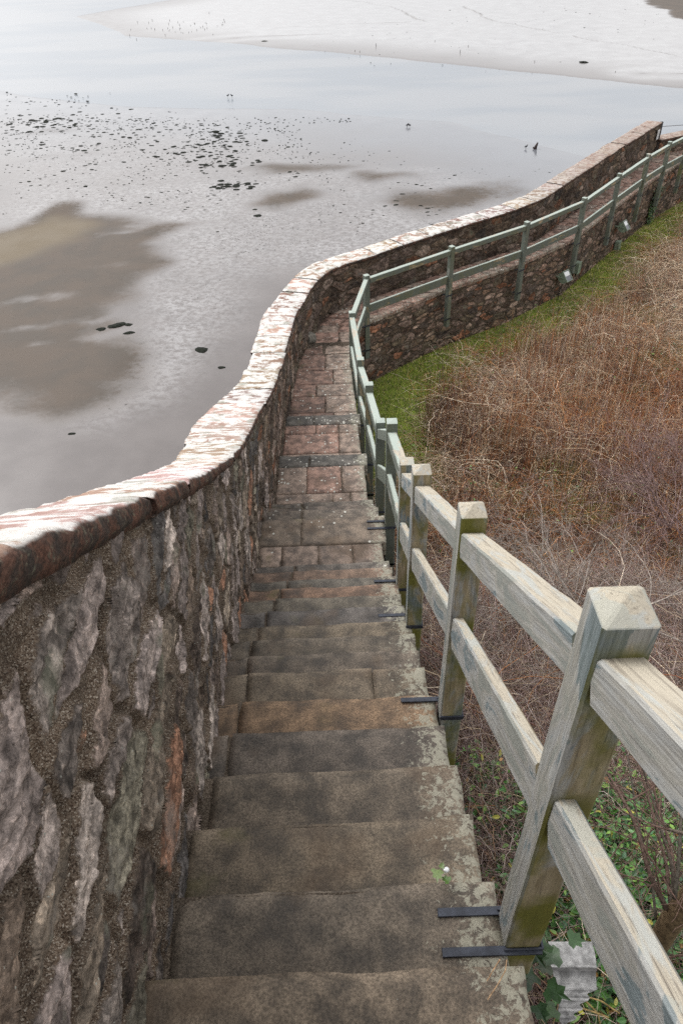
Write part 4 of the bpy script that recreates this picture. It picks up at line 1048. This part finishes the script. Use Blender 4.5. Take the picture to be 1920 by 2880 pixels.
def branch_tree(root, mb, p, d, r, ln, depth, col, spread=.5, kids=(2, 4), gravity=0.0, seedr=random):
    """recursive limb"""
    n = 6; pts = [np.array(p, float)]; d = np.array(d, float); d /= np.linalg.norm(d)
    for k in range(n):
        d = d + np.array([seedr.gauss(0, .13), seedr.gauss(0, .13), seedr.gauss(0, .10) + gravity]); d /= np.linalg.norm(d); pts.append(pts[-1] + d * ln / n)
    r1 = r * .55; mb.tube(pts, np.linspace(r, r1, n + 1), 7 if r > .006 else 4, tuple(np.array(col) * seedr.uniform(.8, 1.2)))
    if depth <= 0: return
    for k in range(seedr.randint(*kids)):
        i = seedr.randint(2, n); ax = np.array([seedr.gauss(0, 1) for _ in range(3)]); nd = d * .8 + ax * spread
        branch_tree(root, mb, pts[i], nd, max(.0013, r * seedr.uniform(.42, .62)), ln * seedr.uniform(.55, .8), depth - 1, col, spread, kids, gravity, seedr)


# tangled leafless shrub in the middle of the slope
for nm, lab, base, seedv, num, R0, LN in (('bare_shrub', 'tangled leafless shrub with pale grey twigs behind the nearest fence post', at(1640, 1760, 4.2), 5, 15, .010, .95),
                                          ('bare_shrub', 'purplish leafless shrub at the right edge, lower than the pale one', at(1900, 1500, 3.6), 9, 14, .009, .95)):
    sr = random.Random(seedv); t_ = tag(empty(nm, tuple(base)), lab, 'shrub', 'leafless shrubs in the brambles')
    mb = MB(); col = (.27, .23, .20) if seedv == 5 else (.20, .135, .125)
    for q in range(num):
        az_ = sr.uniform(0, 6.28); branch_tree(None, mb, np.array([sr.gauss(0, .10), sr.gauss(0, .10), 0]), (math.cos(az_) * .9 - .2, math.sin(az_) * .9 + .2, sr.uniform(.25, .9)), R0 * sr.uniform(.7, 1.2), LN * sr.uniform(.7, 1.2), 4, col, .55, (3, 4), -.03, sr)
    mb.build('branches', M['bark'], t_, True)

# the bush in the lower right corner
tr = at(1905, 2560, 6.25)
bush = tag(empty('hazel_bush', tuple(tr)), 'brown bush with a mossy cut trunk and long upright shoots below the near rail', 'bush')
def ray_pt(px, py, dist):
    d = _F + _R * (px - 960) / FPX - _U * (py - 1440) / FPX; return EYE + d * dist
sr = random.Random(21)
mb = MB(); tp = [ray_pt(1985, 2470, 2.75) - tr, ray_pt(1925, 2540, 2.85) - tr, ray_pt(1880, 2600, 2.95) - tr, ray_pt(1835, 2680, 3.2) - tr, ray_pt(1815, 2790, 3.9) - tr, ray_pt(1812, 2830, 4.4) - tr]
mb.tube(tp, [.038, .042, .045, .042, .044, .05], 12, (.15, .105, .06)); mb.build('trunk', M['bark'], bush, True)
mb = MB()
for pts in ([(1868, 2555, 2.9), (1830, 2480, 2.88), (1800, 2380, 2.9), (1775, 2290, 2.95), (1745, 2230, 3.0), (1712, 2180, 3.1)], [(1845, 2590, 3.0), (1830, 2470, 3.05), (1800, 2330, 3.1), (1770, 2180, 3.2), (1762, 2120, 3.3)],
            [(1900, 2530, 2.8), (1905, 2400, 2.8), (1915, 2260, 2.85), (1925, 2180, 2.9)], [(1880, 2550, 2.9), (1870, 2420, 3.0), (1840, 2300, 3.1), (1810, 2200, 3.2), (1775, 2090, 3.35)],
            [(1830, 2640, 3.2), (1790, 2560, 3.2), (1740, 2470, 3.25), (1700, 2400, 3.3), (1660, 2330, 3.35)], [(1905, 2500, 2.9), (1885, 2400, 3.1), (1870, 2330, 3.2), (1830, 2200, 3.3)],
            [(1770, 2700, 3.3), (1760, 2590, 3.3), (1720, 2450, 3.35), (1690, 2360, 3.4)], [(1960, 2350, 2.5), (1900, 2340, 2.55), (1850, 2325, 2.6), (1818, 2310, 2.65)], [(1840, 2700, 3.4), (1900, 2690, 3.3), (1980, 2690, 3.2)],
            [(1885, 2560, 2.9), (1890, 2440, 2.95), (1860, 2340, 3.0), (1840, 2260, 3.05), (1800, 2130, 3.1)]):
    Q = np.array([ray_pt(*p) - tr for p in pts]); s2, Q = resample(Q, .05); r0 = sr.uniform(.010, .014) if len(pts) > 5 else sr.uniform(.006, .009)
    Q += np.stack([.008 * fbm(s2 / .15, 0, i, int(r0 * 1e5), 2) for i in range(3)], 1)
    mb.tube(Q, np.linspace(r0, r0 * .5, len(Q)), 7, (.12 * sr.uniform(.8, 1.2), .088, .070))
    for q in range(sr.randint(4, 8)):
        i = sr.randint(1, len(Q) - 2); d = Q[i + 1] - Q[i - 1] + np.array([sr.gauss(0, .1), sr.gauss(0, .1), sr.gauss(0, .07)])
        branch_tree(None, mb, Q[i], d, r0 * .4, sr.uniform(.15, .45), 2, (.16, .10, .08), .5, (1, 3), 0, sr)
mb.build('shoots', M['bark'], bush, True)
mb = MB()
for q in range(9):
    p = ray_pt(sr.uniform(1760, 1900), sr.uniform(1990, 2060), sr.uniform(1.9, 2.5)) - tr
del mb

# ------------------------------------------------------------------ small things by the steps
def blob(seed, n=3, amp=.25, flat=.5):
    me = bpy.data.meshes.new('b'); import bmesh as bm_
    b = bm_.new(); bm_.ops.create_icosphere(b, subdivisions=n, radius=1.0); V = np.array([v.co[:] for v in b.verts]); F = np.array([[v.index for v in f.verts] for f in b.faces]); b.free(); bpy.data.meshes.remove(me)
    r = 1 + amp * fbm(V[:, 0] * 1.3 + seed, V[:, 1] * 1.3, V[:, 2] * 1.3, seed, 4) * 1.6
    V = V * r[:, None]; V[:, 2] *= flat; return V, F
V, F = blob(3, 4, .22, .85); p = at(868, 952, 3.16)
tag(mesh_np('boulder', V * np.array([.15, .13, .13]) + p, F, M['stone'], None, True), 'rounded grey lichened stone lying against the wall foot at the bend of the path', 'stone')

def curl_leaf_cluster(name, label, pts, sizes, cols, cat='ivy', tilt=.25, seed=1):
    base = pts[0]; e = tag(empty(name, tuple(base)), label, cat); P = np.array(pts) - base
    leaves('leaves', P, np.array(sizes), np.array(cols), tilt, 'ivy', parent=e); return e
ivp = [(1490, 2665, 7.02), (1530, 2650, 7.08), (1570, 2690, 7.0), (1500, 2740, 6.95), (1540, 2780, 6.9), (1510, 2830, 6.9), (1560, 2840, 6.85), (1545, 2720, 6.95), (1480, 2790, 6.9), (1600, 2640, 6.95)]
e = curl_leaf_cluster('ivy_sprig', 'glossy dark ivy leaves hanging over the step edge at the foot of the nearest post', [at(*p) for p in ivp], [.075, .10, .07, .07, .075, .06, .07, .055, .06, .06], [(.02, .055, .015), (.025, .07, .018), (.04, .075, .03), (.03, .06, .025), (.03, .075, .02), (.025, .06, .02), (.05, .10, .03), (.045, .06, .03), (.02, .05, .02), (.03, .07, .02)])
leaves('dead_leaf', np.array([at(1445, 2655, 7.09) - np.array(at(*ivp[0]))]), np.array([.035]), np.array([(.28, .11, .05)]), .5, 'ivy', parent=e)
z1 = TOP0 - R_ + .012
e = curl_leaf_cluster('ivy_seedling', 'small pale ivy leaf and shoot rooted in the crack behind the second lowest step', [at(1228, 2448, z1 + .03), at(1262, 2478, z1 + .02), at(1240, 2440, z1 + .035)], [.042, .03, .02], [(.16, .22, .08), (.07, .14, .02), (.13, .19, .06)], 'plant')
V, F = blob(8, 2, .2, .8); tag(mesh_np('white_pebble', V * np.array([.010, .009, .009]) + at(1254, 2446, z1 + .03), F, M['white'], None, True), 'tiny white pebble beside the ivy shoot on the step', 'pebble')
mb = MB()
zz = TOP0 + .006
mb.tube([at(1368, 2760, zz), at(1385, 2730, zz + .01), at(1405, 2698, zz)], .0013, 5, (.40, .24, .13)); mb.tube([at(1370, 2812, zz), at(1398, 2770, zz + .012), at(1420, 2730, zz + .01), at(1424, 2700, zz)], .0016, 5, (.40, .26, .15))
tag(mb.build('dry_stems', M['bark']), 'two thin dry stems lying on the lowest step beside the ivy', 'twig')

# broken piece of ridged slate wedged below the post
c0 = at(1600, 2740, 6.72); e = None
W_, H_ = .140, .250
nu, nv = 16, 60; u, v = np.meshgrid(np.linspace(0, 1, nu + 1), np.linspace(0, 1, nv + 1), indexing='ij')
left = .10 * np.clip(v - .3, 0, 1) + .03 * np.sin(v * 21) ; right = 1.0 - .95 * np.clip((v - .50) / .50, 0, 1) ** .9 + .06 * np.round(np.sin(v * 62)) * (v > .5) + .03 * np.sin(v * 9)
xx = (left + (right - left) * u) * W_; yy = -v * H_; zz = .012 * np.where(v > .52, abs(((v * 17) % 1) - .5) * 1.4, 0) + .016 * (abs(v - .3) < .02) - .02 * (v > .3) + .003 * fbm(u * 5, v * 9, 0, 4, 3)
V = np.stack([xx, yy, zz], -1).reshape(-1, 3); V2 = V.copy(); V2[:, 2] -= .012
n1 = nv + 1; i, j = np.meshgrid(np.arange(nu), np.arange(nv), indexing='ij'); k = (i * n1 + j).ravel(); F = np.stack([k, k + 1, k + n1 + 1, k + n1], 1)
rimi = [a * n1 for a in range(nu + 1)] + [nu * n1 + b for b in range(1, nv + 1)] + [a * n1 + nv for a in range(nu - 1, -1, -1)] + [b for b in range(nv - 1, 0, -1)]
m = len(V); ra = np.array(rimi); rb = np.roll(ra, -1)
tilt = Matrix.Rotation(rad(-3), 3, 'Z') @ Matrix.Rotation(rad(12), 3, 'X') @ Matrix.Rotation(rad(-8), 3, 'Y')
tm = np.array(tilt); VV = np.concatenate([V, V2]) @ tm.T + at(1540, 2648, 6.80)
tag(mesh_np('broken_slate', VV, np.concatenate([F[:, ::-1], (F + m), np.stack([ra, rb, rb + m, ra + m], 1)]), M['grey'], None, False), 'broken grey ridged slate fragment wedged under the nearest rail', 'slate')
mb = MB()
for pts in ([(1635, 2800, 6.6), (1690, 2815, 6.55), (1740, 2850, 6.5)], [(1610, 2828, 6.6), (1680, 2850, 6.55), (1710, 2862, 6.5)], [(1645, 2815, 6.6), (1680, 2850, 6.5), (1690, 2900, 6.45)]):
    s2, Q = resample([at(*p) for p in pts], .02); mb.tube(Q, .0028, 6, (.34, .24, .10))
tag(mb.build('root_stems', M['bark']), 'pale ivy roots reaching out from beneath the broken slate', 'root')

# ------------------------------------------------------------------ lamps, boxes, sign and cables on the wall
def wall_pt(px, py, proud=0.0):
    """where the view line through a pixel meets the retaining wall face"""
    d = _F + _R * (px - 960) / FPX - _U * (py - 1440) / FPX; best = None
    for p, q in zip(farl, farl[1:]):
        p, q = np.array(p), np.array(q); t_ = (q - p) / np.linalg.norm(q - p); nn = np.array([t_[1], -t_[0]]); den = d[:2] @ nn
        if abs(den) < 1e-6: continue
        s = ((p + nn * proud - EYE[:2]) @ nn) / den; X_ = EYE + d * s; a = (X_[:2] - p) @ t_
        if 0 <= a <= np.linalg.norm(q - p): return X_, t_, nn
def axes(t_, nn): return [[t_[0], nn[0], 0], [t_[1], nn[1], 0], [0, 0, 1]]
def floodlight(px, py, lab):
    c, t_, nn = wall_pt(px, py, .22); e = tag(empty('floodlight', tuple(c)), lab, 'floodlight', 'floodlights on the retaining wall')
    A = np.array(axes(t_, nn)); tl = np.array(Matrix.Rotation(rad(-52), 3, 'X'))
    M_ = A @ tl
    mb = MB(); n = 14; W2 = .115
    prof = [(-.02 + .13 * math.cos(a), .13 * math.sin(a)) for a in np.linspace(math.pi * .5, math.pi * 1.5, n)]   # round back: (depth, height)
    prof = [(p[0] * .9, p[1]) for p in prof] + [(.045, -.13), (.045, .13)]
    V = np.array([(sx * W2, b_, a_) for sx in (-1, 1) for (b_, a_) in [(q[1], q[0]) for q in prof]])
    k = len(prof); F = [(i, (i + 1) % k, k + (i + 1) % k, k + i) for i in range(k)]; F3 = [tuple(range(k))[::-1], tuple(k + i for i in range(k))]
    mb.add(V @ M_.T, F + F3); mb.build('housing', M['sage'], e)
    mb = MB()
    mb.box(M_ @ np.array([0, 0, .052]), (W2 - .018, .112, .006), M_, bev=.002); gl = mb.build('lens', M['glass'], e)
    mb = MB(); mb.box(M_ @ np.array([0, -.05, .060]), (W2 - .03, .05, .002), M_); mb.build('reflector', M['white'], e)
    mb = MB()
    for sy in (-1, 1): mb.box(M_ @ np.array([0, sy * .125, .056]), (W2, .010, .012), M_, bev=.003)
    for sx in (-1, 1): mb.box(M_ @ np.array([sx * (W2 - .01), 0, .056]), (.010, .118, .0125), M_, bev=.003)
    mb.build('bezel', M['sage'], e)
    mb = MB()
    for sx in (-1, 1): mb.box(A @ np.array([sx * (W2 + .014), -.10, -.0]), (.006, .12, .018), A, bev=.002)
    mb.box(A @ np.array([0, -.214, 0]), (W2 + .02, .006, .018), A, bev=.002)
    mb.build('bracket', M['sage'], e)
    return c, t_, nn
def jbox(px, py, lab):
    c, t_, nn = wall_pt(px, py, .075); e = tag(empty('junction_box', tuple(c)), lab, 'junction box', 'electrical boxes on the retaining wall'); A = np.array(axes(t_, nn))
    mb = MB(); mb.box((0, 0, 0), (.085, .055, .14), A, bev=.012); mb.build('casing', M['sage'], e)
    mb = MB(); mb.box(A @ np.array([0, .062, 0]), (.092, .010, .147), A, bev=.006); mb.build('lid', M['sage'], e)
    mb = MB(); mb.tube([A @ np.array([-.02, 0, -.14]), A @ np.array([-.02, 0, -.20])], .018, 10); mb.build('cable_gland', M['black'], e)
    return c, t_, nn
f1 = floodlight(1590, 778, 'sage green floodlight on a bracket nearest the bend, below the third far post')
f2 = floodlight(1755, 636, 'smaller looking floodlight farther along the wall with its white reflector showing')
j1 = jbox(1621, 752, 'sage green junction box just above and right of the nearer floodlight')
j2 = jbox(1734, 692, 'sage green junction box below the farther floodlight with a cable hanging from it')
def cable(pts, r, lab):
    s2, Q = resample(pts, .05); Q = Q + np.stack([.01 * fbm(s2 / .3, 1, i, 5, 2) for i in range(3)], 1); mb = MB(); mb.tube(Q, r, 6); tag(mb.build('cable', M['black'], None, True), lab, 'cable')
c, t_, nn = f1; cable([c + [0, 0, -.1], c + np.array([nn[0] * -.1, nn[1] * -.1, -.35]), c + np.array([nn[0] * -.12, nn[1] * -.12, -.9]), c + np.array([t_[0] * .03, t_[1] * .03, -1.25])], .009, 'black cable dropping from the nearer floodlight to the grass')
c, t_, nn = j2; cable([c + [0, 0, -.2], c + np.array([0, 0, -.4]), c + np.array([t_[0] * .02 + nn[0] * .1, t_[1] * .02 + nn[1] * .1, -.7]), c + np.array([nn[0] * .35, nn[1] * .35, -1.0])], .009, 'black cable hanging from the farther junction box')
# ivy climbing the wall
c, t_, nn = wall_pt(1838, 560, .03); e = tag(empty('wall_ivy', tuple(c)), 'dark ivy climbing the retaining wall beyond the farther floodlight', 'ivy')
N = 900; a = rng.normal(0, .13, N); h_ = rng.uniform(-1.0, .35, N); a += .12 * np.sin(h_ * 3)
P = np.stack([t_[0] * a + nn[0] * rng.uniform(.0, .09, N), t_[1] * a + nn[1] * rng.uniform(0, .09, N), h_], 1)
leaves('leaves', P, rng.uniform(.03, .06, N), pick(GL * .55, N), .35, 'ivy', parent=e, nrm=np.tile([nn[0], nn[1], .4], (N, 1)))
# small notice on the end of the parapet
pe, pp = np.array(inl[-1]), np.array(inl[-8]); t_ = (pe - pp) / np.linalg.norm(pe - pp); nn = np.array([t_[1], -t_[0]]); c2 = pe - t_ * .28 + nn * .035
e = tag(empty('notice_board', (c2[0], c2[1], 3.72)), 'small white notice fixed to the end of the tall parapet', 'sign'); A = np.array(axes(t_, nn))
mb = MB(); mb.box((0, 0, 0), (.075, .008, .125), A, bev=.002); mb.build('panel', M['white'], e)
mb = MB()
for k in range(6): mb.box(A @ np.array([-.01 + .006 * math.sin(k * 3), .0095, .085 - k * .032]), (.045 - .008 * (k % 2), .0012, .006), A)
mb.build('print', mat_plain('grey print', (.25, .25, .27), .6), e)
# dark pipe on the wall end
mb = MB(); q = pe + t_ * .045 - nn * .03; mb.tube([(q[0], q[1], 3.0), (q[0], q[1], 3.99)], .045, 10)
tag(mb.build('downpipe', M['black'], None, True), 'black upright pipe against the end of the tall parapet', 'pipe')
a = np.array([q[0], q[1], 3.86]); b = at(2100, 330, 3.75); s2, Q = resample([a, b], .2); Q[:, 2] -= .03 * np.sin(np.linspace(0, math.pi, len(Q)))
mb = MB(); mb.tube(Q, .007, 4); tag(mb.build('wire', M['black']), 'thin taut wire leading off from the end of the parapet', 'wire')

# ------------------------------------------------------------------ rocks, stakes and birds on the mud
protos = []
for s in range(7):
    V, F = blob(20 + s, 2, .42, .42); me_o = mesh_np('rock', V, F, M['rock'], None, False); protos.append(me_o.data); bpy.data.objects.remove(me_o)
rk = np.random.default_rng(12)
cand = []      # px, py, width px
special = [(283, 927, 34, 'large dark weed covered rock, left of the group of four on the brown sand'), (328, 917, 48, 'long dark weed covered rock in the middle of the group of four on brown sand'), (362, 914, 26, 'small dark rock at the far right end of the group of four on sand'), (365, 938, 32, 'dark rock closest to the wall side in the group of four on sand'),
           (566, 985, 36, 'dark weed covered rock standing alone between the sandbank and the wall'), (623, 1035, 20, 'small dark rock below the lone one, close to the parapet'), (310, 1152, 22, 'dark rock just off the lower edge of the brown sandbank'), (356, 1140, 18, 'smaller dark rock beside another off the sandbank edge'), (203, 1222, 22, 'dark double rock on smooth mud below the sandbank'),
           (744, 116, 16, 'lone black boulder at the water edge of the far bank'), (1638, 176, 22, 'lone black boulder on the far bank, farthest to the right'), (612, 652, 9, 'tiny black rock on bright mud'), (725, 607, 20, 'black rock right of the small brown sand patch'), (716, 590, 14, 'small black rock just above a larger one by the sand patch')]
def belt(n, x0, y0, x1, y1, sd, wmin, wmax):
    for _ in range(int(n * 1.5)):
        f = rk.uniform(); w_ = (wmin + (wmax - wmin) * rk.uniform() ** 2.2) * .72
        cand.append((x0 + (x1 - x0) * f + rk.normal(0, sd * 2.2), y0 + (y1 - y0) * f + rk.normal(0, sd * .85), w_))
belt(170, 0, 400, 700, 420, 42, 4, 17); belt(190, 100, 400, 1000, 470, 48, 3, 11); belt(90, 0, 420, 420, 520, 40, 3, 12); belt(110, 0, 352, 230, 345, 16, 5, 24); belt(150, 160, 360, 440, 360, 24, 5, 18); belt(120, 0, 440, 330, 400, 30, 4, 20); belt(70, 330, 345, 560, 350, 14, 4, 16)
belt(70, 460, 440, 620, 405, 18, 5, 24); belt(60, 590, 375, 680, 400, 18, 5, 26); belt(70, 580, 460, 700, 455, 14, 6, 26); belt(40, 600, 530, 720, 515, 8, 6, 26); belt(36, 770, 480, 850, 490, 10, 5, 22)
belt(60, 700, 470, 1080, 450, 20, 4, 13); belt(70, 1140, 555, 1220, 610, 18, 5, 26); belt(40, 1150, 520, 1290, 525, 12, 5, 18); belt(30, 1280, 480, 1400, 490, 12, 4, 14); belt(60, 0, 500, 420, 550, 26, 4, 16)
belt(40, 400, 560, 640, 560, 22, 4, 15); belt(40, 0, 290, 240, 280, 14, 4, 14); belt(60, 60, 700, 260, 650, 8, 4, 10); belt(70, 560, 600, 720, 900, 60, 3, 9); belt(40, 500, 800, 660, 1000, 40, 3, 8); belt(26, 60, 1250, 420, 1200, 40, 3, 7)
belt(26, 1500, 20, 1900, 80, 30, 3, 9); belt(30, 900, 100, 1500, 140, 40, 3, 7); belt(20, 1300, 40, 1600, 60, 30, 3, 7); belt(25, 980, 590, 1100, 600, 25, 4, 15); belt(12, 1480, 480, 1560, 490, 9, 5, 15)
ipoly = np.array([(p[0], p[1]) for p in offset_line(inl, -.55)])
def seaward(x, y):
    if y > 24.5: return x < 60
    return x < np.interp(y, ipoly[:, 1], ipoly[:, 0]) - .1
def put(px, py, wpx, lab, i):
    p = at(px, py, .03)
    if p[1] < 6 or p[1] > 120 or not seaward(p[0], p[1]): return None
    dep = (p - EYE) @ _F; r = wpx / FPX * dep / 2
    o = bpy.data.objects.new('rock', protos[i % 7]); COL.objects.link(o); o.location = p
    o.rotation_euler = (0, 0, rk.uniform(-.5, .5) + (math.pi if i % 2 else 0)); o.scale = (r * 1.15, r * rk.uniform(.6, 1.1), r * rk.uniform(.5, .95))
    tag(o, lab, 'rock', 'weed covered rocks on the mudflat'); return o
for i, (a, b, w_, lab) in enumerate(special): put(a, b, w_, lab, i)
cand.sort(key=lambda c: -c[2] if False else -(c[2]))
cnt = 0; rest = []
for i, c in enumerate(cand):
    if cnt < 284:
        if put(*c, 'small black weed covered rock among the many strewn over the wet mud', i) is not None: cnt += 1
    else: rest.append(c)
VV, FF, n = [], [], 0
for c in rest:
    p = at(c[0], c[1], .03)
    if p[1] < 6 or p[1] > 120 or not seaward(p[0], p[1]): continue
    V, F = blob(int(rk.integers(20, 27)), 1, .4, .45); r = c[2] / FPX * ((p - EYE) @ _F) / 2
    VV.append(V * np.array([r * 1.2, r * .8, r * .7]) + p); FF.append(F + n); n += len(V)
for _ in range(5200):                          # stones and weed scraps
    if rk.uniform() < .6: a, b = rk.uniform(380, 780), rk.uniform(600, 1180)
    else: a, b = rk.uniform(0, 1500), rk.uniform(480, 700)
    big = rk.uniform() < .28
    if big: a, b = rk.uniform(-40, 1000), 330 + abs(rk.normal(0, 95))
    p = at(a, b, .035)
    if not seaward(p[0], p[1]) or fbm(p[0] / 2, p[1] / 2, 0, 3, 3) < -.1: continue
    V, F = blob(int(rk.integers(20, 27)), 1, .4, .5); r = (rk.uniform(2.0, 6.5) if big else rk.uniform(.8, 2.6)) / FPX * ((p - EYE) @ _F) / 2
    VV.append(V * r + p); FF.append(F + n); n += len(V)
tag(mesh_np('small_rocks', np.concatenate(VV), np.concatenate(FF), M['rock'], None, False), kind='stuff')
stk = []
for _ in range(46): stk.append((rk.uniform(350, 640), 70 + rk.normal(0, 14) + 0.02 * rk.uniform(350, 640), rk.uniform(2.5, 5)))
stk += [(1057, 132, 9), (1293, 150, 9), (1502, 176, 5), (1729, 204, 4), (998, 145, 4), (1011, 147, 4), (1222, 118, 4), (1316, 132, 5)]
for a, b, h_ in stk:
    p = at(a, b, .0); dep = (p - EYE) @ _F; hh = h_ / FPX * dep; mb = MB(); mb.tube([(0, 0, -.1), (rk.uniform(-.04, .04) * hh, 0, hh * .5), (rk.uniform(-.1, .1) * hh, 0, hh)], [.022, .018, .014], 5, (.05, .035, .03))
    o = mb.build('wooden_stake', M['bark']); o.location = p; tag(o, 'thin dark stake standing in the mud of the far bank', 'stake', 'stakes in the far mudbank')
# gulls and a stump standing in the shallows
def bird(px, py, lab, s=1.0, face=0.):
    p = at(px, py, 0.02); e = tag(empty('bird', tuple(p)), lab, 'bird', 'birds standing in the shallows'); e.rotation_euler = (0, 0, face)
    V, F = blob(2, 3, .04, 1.0); V = V * np.array([.22, .10, .11]); V[:, 2] += .30 + .15 * V[:, 0]; tail = V[:, 0] < -.08; V[tail, 2] = .29 + (V[tail, 2] - .29) * .45; 
    nk, Fk = blob(4, 2, .03, 1.0); nk = nk * np.array([.055, .045, .05]) + np.array([.21, 0, .47])
    mb = MB(); mb.addg(V * s, F, (.04, .04, .045)); mb.addg(nk * s, Fk, (.04, .04, .045)); mb.tube([np.array((.14, 0, .34)) * s, np.array((.19, 0, .42)) * s, np.array((.21, 0, .47)) * s], [.06 * s, .045 * s, .04 * s], 8, (.04, .04, .045))
    mb.build('body', M['bark'], e, True)
    mb = MB(); mb.tube([np.array((.25, 0, .47)) * s, np.array((.33, 0, .455)) * s], [.014 * s, .003], 6, (.2, .15, .05)); mb.build('beak', M['bark'], e)
    for sy in (-1, 1):
        mb = MB(); mb.tube([np.array((0, sy * .04, .22)) * s, np.array((.01, sy * .045, .1)) * s, np.array((-.01, sy * .045, -.03)) * s], .012 * s, 5, (.05, .04, .03)); mb.build('leg', M['bark'], e)
for a, b, lab, f in ((641, 274, 'dark bird standing in the shallows, left one of the farther pair', 0.2), (653, 274, 'dark bird standing in the shallows, right one of the farther pair', 2.9), (1144, 358, 'small dark bird standing left of a slightly larger one in the shallows', .3), (1151, 358, 'dark bird at the right of the pair in mid shallows', 3.0), (1477, 419, 'small dark bird left of the stump near the far parapet', .4)): bird(a, b, lab, .36, f)
p = at(1503, 421, 0); mb = MB(); mb.tube([(0, 0, -.1), (.02, 0, .12), (.10, .02, .30)], [.09, .07, .03], 8, (.04, .03, .028)); mb.tube([(0, 0, .05), (-.10, 0, .10)], [.06, .03], 7, (.04, .03, .028))
o = mb.build('driftwood_stump', M['bark'], None, True); o.location = p; tag(o, 'leaning black driftwood stump sticking out of the shallows', 'stump')
